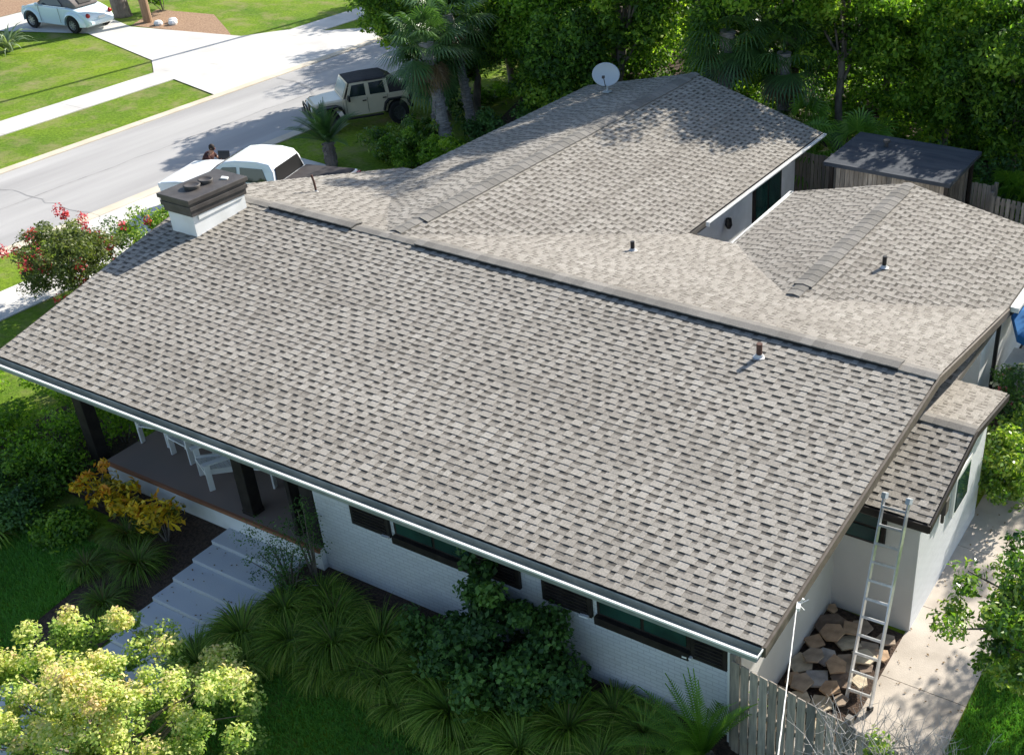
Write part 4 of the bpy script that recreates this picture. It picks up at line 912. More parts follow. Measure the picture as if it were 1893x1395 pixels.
# shed with flat roof
sh = empty('shed', (-4.7, 17.5, 0)); tag(sh, 'open shed with flat dark roof in front of the board fence', 'shed')
build('roof', MB().prism([(-6.42, 16.4, 2.52), (-3.08, 16.38, 2.55), (-3.02, 18.72, 2.62), (-6.36, 18.7, 2.6)], (0, 0, .10)), M['shedroof'], sh, world=True)
mb = MB()
for k in range(26): mb.b2((-6.2 + k * .115, 18.5, 0), (-6.2 + k * .115 + .105, 18.53, 2.5), tone=random.random())
build('wall', mb, M['fence'], sh, world=True); mb = MB()
for k in range(24): mb.b2((-6.15 + k * .125, 16.62, 0), (-6.15 + k * .125 + .112, 16.65, 2.5), tone=random.random())
build('wall', mb, M['fence'], sh, world=True)
for x, y in ((-6.25, 16.55), (-3.2, 16.55), (-6.25, 18.55), (-3.2, 18.55)): build('post', MB().b2((x - .05, y - .05, 0), (x + .05, y + .05, 2.515)), M['darktrim'], sh, world=True)
build('roof_cap', MB().lathe([(0, .2), (.09, .18), (.10, .12), (.05, .1), (.05, 0)], (-5.35, 18.0, 2.69), 12), M['charcoal'], sh, world=True)

# satellite dish
ds = empty('satellite_dish', (-13.3, 16.9, 3.22)); tag(ds, 'grey oval satellite dish on the far wing roof edge', 'satellite dish')
mb = MB(); rings = []
aim = Vector((.35, -.85, .42)).normalized(); sx = Vector((0, 0, 1)).cross(aim).normalized(); sy = aim.cross(sx); c0 = Vector((0, .1, .48))
for r, dd in ((.02, 0), (.12, .008), (.22, .028), (.32, .06), (.36, .075)): rings.append([c0 + sx * r * 1.08 * math.cos(t) + sy * r * .9 * math.sin(t) + aim * dd for t in [2 * math.pi * j / 28 for j in range(28)]])
rings += [[p - aim * .012 for p in r_] for r_ in rings[::-1]]
mb.loft(rings); build('reflector', mb, M['dish'], ds, smooth=True)
build('mast', MB().tube([(0, .1, 0), (0, .14, .25), (0, .13, .46)], .025, 8).box((0, .1, .01), (.2, .2, .02)), M['dish'], ds)
tip = c0 + aim * .42 - sy * .12; build('feed_arm', MB().tube([c0 - sy * .33 + aim * .05, tip], .012, 6).box(tip, (.07, .09, .06), .4), M['charcoal'], ds)

# ---------------------------------------------------------------- vehicles
def bulge(mb, prof, layers=((1, .93), (.97, .975), (.88, 1.0)), tone=.5):
    """prof: closed side outline [(x, z, halfwidth)]; rounded in y by shrinking outer layers towards the outline's middle"""
    cx = sum(p[0] for p in prof) / len(prof); cz = sum(p[1] for p in prof) / len(prof); rings = []
    L = list(layers) + [(-f, s_) for f, s_ in reversed(layers)]
    for f, s_ in L: rings.append([(cx + (x - cx) * (1 - (1 - s_) * .5), hw * f, cz + (z - cz) * s_) for x, z, hw in prof])
    mb.loft(rings); return mb
def wheel(parent, x, y, r, wdt, rimm, spokes=5):
    s_ = 1 if y > 0 else -1
    w_ = build('wheel', MB().lathe([(r * .62, -wdt / 2), (r * .93, -wdt / 2), (r, -wdt * .36), (r, wdt * .36), (r * .93, wdt / 2), (r * .62, wdt / 2)], (0, 0, 0), 28, 'y'), M['rubber'], parent); w_.location = (x, y, r)
    rb = MB(); o = s_ * (wdt / 2 - .02)
    rb.lathe([(r * .62, o), (r * .58, o + s_ * .012), (r * .52, o - s_ * .03), (.001, o - s_ * .05)], (0, 0, 0), 28, 'y')
    for k in range(spokes):
        a = 2 * math.pi * k / spokes; rb.box((math.cos(a) * r * .32, o - s_ * .012, math.sin(a) * r * .32), (r * .5, .03, r * .13), 0, tilt=(0, -a))
    rb.lathe([(r * .14, o), (.001, o + s_ * .01)], (0, 0, 0), 12, 'y')
    build('rim', rb, rimm, w_)
def panel(name, pts, th, m, parent):
    """flat plate in the xz plane list [(x,y,z)], thickness towards +-y"""
    return build(name, MB().prism(pts, (0, th, 0)), m, parent)
def jeep():
    r_ = empty('off_road_car', (-24.55, 18.58, 0), math.atan2(-1.88, -1.22), (.79, .86, .92)); tag(r_, 'tan four-door off-road car with black soft top parked on the grass beside the road', 'car')
    tan, blk = M['carpaint_tan'], M['blacktop']
    b = MB()
    bulge(b, [(.72, .58, .76), (.72, 1.16, .76), (-2.0, 1.18, .77), (-2.06, 1.0, .77), (-2.06, .62, .76), (-1.85, .52, .76), (.6, .52, .76)], ((1, .97), (.985, 1.0)))
    body = build('body', b, tan, r_, bevel=.02)
    h = MB(); h.loft([[(x, -w_, .74), (x, -w_, z - .05), (x, -w_ + .07, z), (x, w_ - .07, z), (x, w_, z - .05), (x, w_, .74)] for x, w_, z in ((.73, .70, 1.16), (1.3, .64, 1.13), (1.86, .58, 1.07), (1.95, .55, 1.02))])
    hood = build('hood', h, tan, r_, bevel=.01)
    g = MB(); g.b2((1.952, -.56, .60), (1.99, .56, 1.04)); gr = build('grille', g, tan, r_)
    s_ = MB()
    for k in range(7): s_.b2((1.991, -.255 + k * .075, .68), (1.998, -.215 + k * .075, .98))
    build('grille_slots', s_, M['black'], gr)
    for y in (-.42, .42): hl = build('headlight', MB().lathe([(.11, 1.991), (.11, 2.01), (.09, 2.03), (.001, 2.035)], (0, y, .86), 18, 'x'), M['lens'], r_, smooth=True)
    for y in (-1, 1):
        f = MB(); y0, y1 = y * .63, y * .93
        pts = [(.72, .62), (.82, .90), (1.02, 1.0), (1.75, .99), (1.98, .86), (1.98, .80), (1.72, .93), (1.06, .94), (.88, .84), (.78, .62)]
        f.prism([(x, y0, z) for x, z in pts], (0, y1 - y0, 0)); build('fender', f, M['black'], r_, bevel=.01)
        f = MB(); pts = [(-2.05, .70), (-1.98, .92), (-1.8, 1.0), (-1.15, .99), (-.98, .86), (-.88, .58), (-.94, .58), (-1.04, .82), (-1.18, .93), (-1.78, .94), (-1.93, .87), (-1.99, .70)]
        f.prism([(x, y * .76, z) for x, z in pts], (0, y * .17, 0)); build('fender', f, M['black'], r_, bevel=.01)
        for cx in (1.40, -1.52):
            wl = MB(); wl.prism([(cx + .46 * math.cos(t), y * .765, .45 + .46 * math.sin(t)) for t in [math.pi * k / 12 for k in range(13)]], (0, y * .006, 0)); build('wheel_well', wl, M['black'], r_)
        build('side_step', MB().b2((-.85, y * .74, .44), (.68, y * .90, .49)), M['black'], r_, bevel=.01)
        sg = MB()
        for xx in (.62, -.28, -1.14): sg.b2((xx - .006, y * .772, .6), (xx + .006, y * .776, 1.16))
        build('door_gap', sg, M['black'], body)
        for xx in (-.14, -1.0): build('door_handle', MB().b2((xx - .09, y * .777, 1.02), (xx + .07, y * .80, 1.06)), M['black'], body)
        # upper side: frames and windows
        fr = MB(); ft = [(.60, 1.17, .76), (.36, 1.70, .69), (-1.20, 1.74, .69), (-1.24, 1.17, .76)]
        fr.prism([(x, y * w_, z) for x, z, w_ in ft], (0, -y * .03, 0)); fo = build('door_frame', fr, tan, r_)
        for wn in ([(.46, 1.22), (.29, 1.62), (-.24, 1.64), (-.24, 1.22)], [(-.42, 1.22), (-.42, 1.64), (-1.04, 1.66), (-1.08, 1.22)]):
            build('window', MB().prism([(x, y * (.76 - (z - 1.17) * .13 + .004), z) for x, z in wn], (0, y * .006, 0)), M['carglass'], fo)
        build('mirror', MB().box((.52, y * .93, 1.22), (.09, .20, .20)).box((.56, y * .82, 1.18), (.04, .1, .05)), M['black'], r_, bevel=.02)
    t = MB(); t.loft([[(x, -w_, z0), (x, -w_ * .97, z - .03), (x, -w_ * .8, z), (x, w_ * .8, z), (x, w_ * .97, z - .03), (x, w_, z0)] for x, w_, z0, z in ((.42, .69, 1.70, 1.745), (-.4, .70, 1.70, 1.79), (-1.21, .70, 1.71, 1.79), (-1.60, .72, 1.45, 1.60), (-2.04, .76, 1.17, 1.24))])
    build('soft_top', t, blk, r_)
    for y in (-1, 1):
        q_ = MB(); q_.prism([(-1.26, y * .745, 1.185), (-1.26, y * .705, 1.70), (-1.58, y * .72, 1.48), (-2.03, y * .755, 1.185)], (0, -y * .02, 0)); build('quarter_cover', q_, blk, r_)
    ws = MB(); ws.prism([(.74, -.70, 1.15), (.74, .70, 1.15), (.44, .65, 1.72), (.44, -.65, 1.72)], (-.035, 0, -.01)); wso = build('windshield_frame', ws, tan, r_)
    build('windshield', MB().prism([(.725, -.62, 1.20), (.725, .62, 1.20), (.475, .58, 1.67), (.475, -.58, 1.67)], (.006, 0, .003)), mat('sky_lit_glass', (.16, .25, .27), .08, spec=.8), wso)
    bp = MB(); bp.b2((2.04, -.80, .52), (2.2, .80, .68)); bo = build('bumper', bp, M['black'], r_, bevel=.02)
    build('bull_bar', MB().tube([(2.12, -.42, .66), (2.16, -.40, .9), (2.17, -.28, 1.02), (2.17, .28, 1.02), (2.16, .40, .9), (2.12, .42, .66)], .035, 8), M['black'], bo, smooth=True)
    build('bumper', MB().b2((-2.2, -.75, .52), (-2.07, .75, .66)), M['black'], r_, bevel=.02)
    for y in (-.66, .66): build('tail_light', MB().b2((-2.10, y - .05, .92), (-2.065, y + .05, 1.10)), M['redlens'], r_)
    build('spare_wheel', MB().lathe([(.25, -2.32), (.38, -2.30), (.40, -2.2), (.38, -2.09), (.2, -2.08)], (0, .05, .98), 24, 'x'), M['rubber'], r_)
    for x in (1.40, -1.52):
        for y in (-.80, .80): wheel(r_, x, y, .43, .27, M['darkrim'])
jeep()
def beetle():
    r_ = empty('convertible_car', (-44.42, 22.05, .03), math.atan2(-.30, -2.79), (.93, .97, .98)); tag(r_, 'pale blue rounded convertible car with grey fabric top parked across the road', 'car')
    pb = M['carpaint_blue']; b = MB()
    bulge(b, [(2.08, .36, .70), (2.10, .52, .74), (2.02, .68, .78), (1.80, .84, .80), (1.45, .96, .82), (1.05, 1.02, .83), (.85, 1.03, .83), (0, 1.02, .84), (-.9, 1.02, .83), (-1.35, .98, .80), (-1.75, .86, .77), (-2.02, .68, .74), (-2.12, .5, .72), (-2.10, .34, .70), (-1.9, .24, .72), (0, .22, .8), (1.9, .24, .74)], ((1, .86), (.985, .93), (.93, .985), (.8, 1.0)))
    body = build('body', b, pb, r_, smooth=True)
    for x in (1.28, -1.26):
        for y in (-1, 1):
            f = MB(); seg = 14; rings = []
            for (yy, rr) in ((.68, .56), (.80, .53), (.88, .47), (.905, .41)):
                rings.append([(x + rr * 1.10 * math.cos(t), y * yy, .36 + rr * math.sin(t)) for t in [math.pi * (k / seg * 1.1 - .05) for k in range(seg + 1)]])
            f.loft(rings, closed=False, cap=False); build('fender', f, pb, r_, smooth=True)
            build('wheel_well', MB().prism([(x + .385 * math.cos(t), y * .84, .36 + .385 * math.sin(t)) for t in [math.pi * 2 * k / 20 for k in range(20)]], (0, y * .02, 0)), M['black'], r_)
            wheel(r_, x, y * .80, .335, .22, M['wheelrim'], 8)
    g = MB(); bulge(g, [(.92, .99, .72), (.62, 1.22, .66), (.30, 1.38, .60), (0, 1.46, .57), (-.4, 1.49, .56), (-.8, 1.43, .56), (-1.15, 1.28, .58), (-1.42, 1.05, .62), (-1.3, .98, .66), (0, .98, .72)], ((1, .97), (.97, .985), (.85, 1.0)))
    top = build('soft_top', g, M['softtop'], r_, smooth=True)
    for y in (-1, 1):
        w_ = MB(); w_.prism([(.74, y * .725, 1.04), (.36, y * .655, 1.30), (.02, y * .632, 1.365), (-.40, y * .64, 1.33), (-.66, y * .70, 1.10), (-.66, y * .725, 1.04)], (0, y * .012, 0)); build('window', w_, M['carglass'], r_)
        build('window_trim', MB().tube([(.95, y * .80, 1.03), (0, y * .81, 1.04), (-1.0, y * .79, 1.035)], .014, 6), M['chrome'], r_)
        build('mirror', MB().lathe([(.001, -.10), (.07, -.06), (.08, .04), (.001, .09)], (.66, y * .92, 1.08), 10, 'x'), pb, r_, smooth=True)
        build('tail_light', MB().lathe([(.10, -2.00), (.09, -2.06), (.001, -2.08)], (0, y * .60, .74), 14, 'x'), M['redlens'], r_, smooth=True)
        build('headlight', MB().lathe([(.12, 1.86), (.11, 1.96), (.001, 1.99)], (0, y * .60, .74), 14, 'x'), M['lens'], r_, smooth=True)
        build('door_gap', MB().b2((.70, y * .838, .36), (.712, y * .846, 1.0)).b2((-.52, y * .838, .36), (-.508, y * .846, 1.0)), M['black'], body)
    build('windshield', MB().prism([(.96, -.62, 1.04), (.96, .62, 1.04), (.44, .54, 1.37), (.44, -.54, 1.37)], (.012, 0, .015)), M['carglass'], r_)
    build('rear_window', MB().prism([(-1.16, -.30, 1.30), (-1.16, .30, 1.30), (-1.37, .32, 1.14), (-1.37, -.32, 1.14)], (-.012, 0, .012)), M['black'], r_)
    build('bumper', MB().lathe([(.001, 0)], seg=3).b2((-2.16, -.62, .36), (-2.09, .62, .50)), pb, r_, bevel=.02)
    build('number_plate', MB().b2((-2.175, -.18, .56), (-2.13, .18, .66)), M['white'], r_)
beetle()
def pickup():
    h = R(196); s_ = .95; r_ = empty('pickup_truck', (-21.55, 11.5, .02), h, (s_, s_, s_)); tag(r_, 'white crew-cab pickup truck with black bed cover in the driveway behind the chimney', 'pickup truck')
    p = M['carpaint_white']; b = MB()
    bulge(b, [(2.80, .50, .88), (2.84, .80, .90), (2.74, 1.06, .92), (2.2, 1.14, .94), (1.35, 1.18, .95), (1.2, 1.20, .95), (-1.0, 1.24, .95), (-2.75, 1.24, .95), (-2.80, .55, .93), (-2.6, .45, .92), (2.6, .42, .9)], ((1, .93), (.985, .97), (.93, 1.0)))
    body = build('body', b, p, r_, smooth=False)
    c = MB(); bulge(c, [(1.42, 1.17, .86), (1.15, 1.36, .80), (.72, 1.70, .74), (.55, 1.80, .72), (.2, 1.86, .71), (-.5, 1.88, .71), (-.88, 1.82, .71), (-1.0, 1.62, .76), (-1.06, 1.22, .86)], ((1, .95), (.98, .975), (.90, 1.0)))
    cab = build('cab', c, p, r_, smooth=False, bevel=.02)
    for y in (-1, 1):
        for wn in ([(1.06, 1.27), (.62, 1.64), (.18, 1.68), (.18, 1.27)], [(.06, 1.27), (.06, 1.68), (-.66, 1.68), (-.82, 1.30)]):
            build('window', MB().prism([(x, y * (.872 - (z - 1.2) * .26), z) for x, z in wn], (0, y * .01, 0)), M['carglass'], cab)
        build('mirror', MB().box((1.02, y * 1.04, 1.30), (.12, .2, .2)), M['black'], r_, bevel=.02)
        for x in (1.85, -1.75):
            build('wheel_well', MB().prism([(x + .50 * math.cos(t), y * .935, .42 + .50 * math.sin(t)) for t in [math.pi * 2 * k / 24 for k in range(24)]], (0, y * .012, 0)), M['black'], r_)
            wheel(r_, x, y * .84, .40, .26, M['wheelrim'], 6)
        build('door_gap', MB().b2((1.14, y * .948, .55), (1.155, y * .956, 1.2)).b2((.11, y * .948, .55), (.125, y * .956, 1.2)).b2((-1.0, y * .948, .55), (-.985, y * .956, 1.2)), M['black'], body)
        build('headlight', MB().b2((2.70, y * .62, .84), (2.86, y * .86, 1.0)), M['lens'], r_, bevel=.02)
        build('tail_light', MB().b2((-2.83, y * .78, .85), (-2.77, y * .93, 1.2)), M['redlens'], r_)
    build('windshield', MB().prism([(1.36, -.74, 1.24), (1.36, .74, 1.24), (.80, .66, 1.67), (.80, -.66, 1.67)], (.012, 0, .016)), M['carglass'], cab)
    build('rear_window', MB().prism([(-.995, -.62, 1.70), (-.995, .62, 1.70), (-1.06, .74, 1.29), (-1.06, -.74, 1.29)], (-.02, 0, 0)), M['black'], cab)
    build('bed_cover', MB().b2((-2.70, -.84, 1.235), (-1.10, .84, 1.285)), M['blacktop'], r_, bevel=.01)
    build('grille', MB().b2((2.80, -.55, .66), (2.865, .55, .98)), M['charcoal'], r_); build('bumper', MB().b2((2.76, -.88, .42), (2.93, .88, .60)), M['chrome'], r_, bevel=.02)
pickup()

# ---------------------------------------------------------------- person leaning at the truck's hood with a dark tablet
def person():
    root = empty('person', (-24.25, 11.9, .02), R(22), (.84, .84, .84)); tag(root, 'person in dark maroon shirt leaning forward by the truck hood holding a black tablet', 'person')
    J = [((0, 0, .92), .13), ((0.06, 0, 1.08), .125), ((.18, 0, 1.22), .15), ((.27, 0, 1.34), .10), ((.31, 0, 1.42), .055), ((.37, 0, 1.50), .085), ((.39, 0, 1.58), .09), ((.40, 0, 1.65), .06),
         ((0, .10, .86), .10), ((.05, .12, .48), .07), ((-.06, .13, .10), .045), ((.10, .14, .035), .035), ((0, -.10, .86), .10), ((.12, -.12, .48), .07), ((.0, -.14, .10), .045), ((.16, -.15, .035), .035),
         ((.24, .19, 1.33), .055), ((.40, .24, 1.10), .042), ((.60, .14, 1.16), .03), ((.67, .12, 1.18), .026), ((.24, -.19, 1.33), .055), ((.40, -.24, 1.10), .042), ((.60, -.14, 1.16), .03), ((.67, -.12, 1.18), .026)]
    E = [(0, 1), (1, 2), (2, 3), (3, 4), (4, 5), (5, 6), (6, 7), (0, 8), (8, 9), (9, 10), (10, 11), (0, 12), (12, 13), (13, 14), (14, 15), (3, 16), (16, 17), (17, 18), (18, 19), (3, 20), (20, 21), (21, 22), (22, 23)]
    for s_, base in ((1, 19), (-1, 23)):
        for k in range(4):
            i = len(J); y = s_ * (.12 - .018 * k + .01); J += [((.69, y, 1.195 - .004 * k), .011), ((.725, y - s_ * .02, 1.19 - .012 * k), .009), ((.715, y - s_ * .045, 1.175 - .012 * k), .008)]; E += [(base, i), (i, i + 1), (i + 1, i + 2)]
        i = len(J); J += [((.665, s_ * .085, 1.20), .011), ((.69, s_ * .06, 1.215), .009)]; E += [(base, i), (i, i + 1)]
    me = bpy.data.meshes.new('body'); me.from_pydata([j[0] for j in J], E, []); o = bpy.data.objects.new('body', me); COL.objects.link(o); o.parent = root
    sk = o.modifiers.new('skin', 'SKIN'); sk.use_smooth_shade = True; o.modifiers.new('sub', 'SUBSURF').levels = 1
    for i, (p_, r_) in enumerate(J): v = me.skin_vertices[0].data[i]; v.radius = (r_, r_); v.use_root = (i == 0)
    me.materials.append(M['skin'])
    sh_ = MB(); sh_.loft([[(cx + a * math.cos(t) * .9, b_ * math.sin(t), cz - math.cos(t) * a * sl) for t in [2 * math.pi * k / 16 for k in range(16)]] for cx, cz, a, b_, sl in ((-.01, .90, .155, .185, 0), (.05, 1.06, .15, .18, .3), (.16, 1.20, .17, .21, .5), (.24, 1.32, .14, .225, .7), (.29, 1.39, .08, .10, .8))])
    build('shirt', sh_, M['shirt'], root, smooth=True)
    tr_ = MB()
    for s_ in (1, -1):
        a = .05 if s_ > 0 else .12; tr_.tube([(0, s_ * .08, .94), (0, s_ * .10, .84), (a, s_ * .12, .48), (-.06 if s_ > 0 else 0, s_ * .135, .09)], [.125, .115, .085, .065], 12)
        sh_ = MB().tube([(.20, s_ * .16, 1.34), (.27, s_ * .20, 1.28), (.34, s_ * .225, 1.18)], [.075, .072, .06], 10); build('sleeve', sh_, M['shirt'], root, smooth=True)
    build('trousers', tr_, M['trousers'], root, smooth=True)
    for s_ in (1, -1): build('shoe', MB().box((.05 if s_ > 0 else .11, s_ * .14, .04), (.27, .10, .08)), M['black'], root, bevel=.03)
    hr = MB().lathe([(.001, 1.71), (.05, 1.70), (.09, 1.66), (.105, 1.59), (.10, 1.53), (.08, 1.50)], (.375, 0, 0), 16); build('hair', hr, M['hair'], root, smooth=True)
    fc = MB().tube([(.478, 0, 1.585), (.498, 0, 1.55), (.485, 0, 1.54)], [.008, .014, .010], 6)
    build('nose', fc, M['skin'], root); 
    for s_ in (1, -1): build('eye', MB().lathe([(.001, .478), (.012, .474), (.014, .465)], (0, s_ * .032, 1.585), 8, 'x'), M['black'], root); build('ear', MB().box((.39, s_ * .094, 1.57), (.03, .015, .05)), M['skin'], root, bevel=.008)
    build('mouth', MB().box((.478, 0, 1.52), (.008, .045, .01)), M['flower_pink'], root)
    tb = build('tablet', MB().box((0, 0, 0), (.02, .34, .26), 0), M['black'], None, bevel=.008); tb.location = (-24.25 + .64 * math.cos(R(22)), 11.9 + .64 * math.sin(R(22)), 1.13); tb.rotation_euler = (0, R(-18), R(-60)); tag(tb, 'black tablet held up by the person at the truck', 'tablet')
person()

# ---------------------------------------------------------------- porch chairs
def chair():
    root = empty('porch_chair', (0, 0, 0)); W = M['white']
    s_ = MB()
    for k in range(7): s_.box((0, -.28 + k * .083, .40 - .022 * k), (.56, .070, .02), tilt=(-.26, 0))
    build('seat', s_, W, root)
    b = MB()
    for k in range(6): b.box((-.225 + k * .09, .42, .62), (.075, .02, .78), tilt=(-.38, 0))
    b.box((0, .40, .45), (.56, .03, .06), tilt=(-.38, 0)); b.box((0, .50, .78), (.54, .03, .06), tilt=(-.38, 0)); build('backrest', b, W, root)
    for x in (-1, 1):
        build('armrest', MB().box((x * .34, .02, .60), (.12, .72, .025)), W, root)
        build('leg', MB().box((x * .30, -.26, .295), (.035, .10, .59)), W, root); build('leg', MB().box((x * .30, .34, .27), (.035, .10, .54)), W, root)
        build('side_rail', MB().box((x * .28, .04, .32), (.03, .72, .11), tilt=(-.26, 0)), W, root)
    return root
ch0 = chair()
for i, (x, y, a, d_) in enumerate([(-14.0, 1.80, 14, 'white slatted porch chair, farthest left on the porch'), (-13.05, 1.72, -6, 'white slatted porch chair, second from the left'), (-11.95, 1.38, -24, 'white slatted chair nearest the porch edge, left of the dark column'), (-11.2, 1.78, 20, 'white slatted porch chair just right of the dark column')]):
    c_ = ch0 if i == 0 else copy_tree(ch0); c_.location = (x, y, .456); c_.rotation_euler = (0, 0, R(a)); tag(c_, d_, 'chair', 'white chairs on the front porch')
tb_ = empty('side_table', (-12.5, 1.95, .456)); tag(tb_, 'small white side table between two porch chairs', 'table')
build('table_top', MB().lathe([(0, .46), (.24, .46), (.24, .43), (0, .43)], seg=20), M['white'], tb_)
for k in range(3): build('leg', MB().tube([(.16 * math.cos(k * 2.09), .16 * math.sin(k * 2.09), .43), (.2 * math.cos(k * 2.09), .2 * math.sin(k * 2.09), 0)], .018), M['white'], tb_)

# ---------------------------------------------------------------- street side: flowering trees, hedges, palms, poles
def flowers(root, rad, cen, seed, ncl, per, cr, leaf, m, name):
    C, T, O, cc = clump_points(ncl, rad, cen, seed, per, cr, shell=.85, flat=1.3); V, F, T = leaves_arr(C, np.full(len(C), leaf), T, .3, .8, out=O); o = npmesh(name, V, F, T, M[m], root); o['kind'] = 'stuff'
cm = tree('flowering_tree', 'small crepe myrtle tree with red flower heads left of the chimney shadow', (-21.5, 5.35, 0), 2.15, (1.35, 1.2, .95), M['leaf_crepe'], 201, ncl=110, per=130, leaf=.085, crad=.27, base=.45, tr=.05, shell=.3)
flowers(cm, (1.3, 1.15, 1.0), (0, 0, 1.25), 202, 22, 60, .15, .06, 'flower_red', 'red_flowers')
cm = shrub('flowering_shrub', 'low olive shrub row with small red flowers beside the roof edge', (-21.1, 7.1, 0), (1.0, 1.35, .85), M['leaf_gloss'], 203, n=5600, leaf=.085, ncl=34, crad=.28, base=.65)
flowers(cm, (.9, 1.4, .75), (0, 0, .9), 204, 9, 26, .10, .06, 'flower_red', 'red_flowers'); flowers(cm, (.9, 1.4, .75), (0, 0, .85), 205, 4, 16, .08, .08, 'flower_white', 'white_flowers')
shrub('green_hedge', 'bright green hedge between the sidewalk and the chimney', (-21.5, 8.5, 0), (.8, .9, .75), M['leaf_gloss'], 206, n=3600, leaf=.12, ncl=24, crad=.26, base=.6)
shrub('green_hedge', 'green hedge just left of the chimney cap', (-21.0, 9.3, 0), (.7, .7, .7), M['leaf_oak'], 207, n=2600, leaf=.11, ncl=20, crad=.25, base=.6)
sago('sago_palm', 'sago palm growing between the pickup truck and the off-road car', (-22.5, 15.1, 0), 208, nf=34, L=1.35, trunk_h=.75, leafl=.2, m='leaf_palm', width=.03)
for i, (x, y, rx, ry, h_, m_, d_) in enumerate([(-21.3, 16.5, .8, .8, .5, 'leaf_gloss', 'leafy green shrub right of the sago palm by the driveway'), (-20.2, 16.3, .9, .8, .55, 'leaf_oak', 'green shrub in the middle of the row behind the roof edge'), (-19.2, 16.6, .8, .8, .6, 'leaf_bright', 'yellowish green shrub below the leaning palm trunks'), (-20.8, 17.5, 1.0, .8, .6, 'leaf_gloss', 'dark glossy shrub behind the row by the palms')]):
    shrub('green_shrub', d_, (x, y, 0), (rx, ry, h_), M[m_], 210 + i, n=2600, leaf=.13, ncl=20, crad=.3, base=.55, group='shrubs behind the roof edge by the palms', aspect=.45)
ag = empty('spiky_plant', (-43.2, 18.35, 0)); tag(ag, 'pale spiky plant at the left edge of the far lawn', 'plant')
rg = np.random.default_rng(3); V, F, T = blades(60, rg, 1.5, .12, .1, (.8, 1.8), 5, (.6, .25)); npmesh('blades', V, F, T, M['leaf_agave'], ag)
palm('cabbage_palm', 'leaning grey-trunked palm nearest the far wing roof', (-20.3, 19.4, 0), (-.55, 0, 3.9), 301, nf=34, group='palms behind the far wing', rad=.95, pet=.95)
palm('cabbage_palm', 'thicker shorter palm left of the leaning palm', (-19.9, 17.6, 0), (-.45, .1, 3.5), 302, nf=32, group='palms behind the far wing', trunk_r=.19, rad=.9, pet=.9, dead=9)
palm('cabbage_palm', 'palm with dark crown between the leaning palm and the satellite dish', (-20.1, 22.4, 0), (-.2, 0, 2.9), 303, nf=32, group='palms behind the far wing', rad=.95, pet=.9)
palm('cabbage_palm', 'thin-trunked young palm left of the thick palm', (-20.6, 18.0, 0), (-.2, .1, 2.7), 304, nf=22, group='palms behind the far wing', trunk_r=.08, rad=.75, pet=.7, dead=2)
palm('cabbage_palm', 'palm with a skirt of brown dead fronds behind the far wing peak', (-11.6, 20.6, 0), (.2, 0, 4.3), 305, nf=30, group='palms behind the far wing', trunk_r=.2, rad=.95, pet=.9, dead=18)
palm('cabbage_palm', 'second palm with brown hanging fronds right of the far wing peak', (-9.9, 21.3, 0), (0, 0, 3.7), 306, nf=28, group='palms behind the far wing', trunk_r=.18, rad=.9, pet=.9, dead=16)
for i, (x, y, z, s_, d_) in enumerate([(-8.2, 19.9, 1.2, 1.0, 'bright fan palm right of the far wing gable corner'), (-7.1, 20.6, 1.4, 1.0, 'bright fan palm left of the shed roof'), (-8.9, 20.7, 1.7, .9, 'fan palm behind the bright ones near the gable corner'), (-2.6, 20.4, .8, .8, 'fan palm drooping at the right picture edge by the fence')]):
    palm('fan_palm', d_, (x, y, 0), (0, 0, z), 310 + i, nf=22, group='low fan palms at the back fence', trunk_r=.12, rad=.85 * s_, pet=.75, dead=3, m='leaf_palmbright')
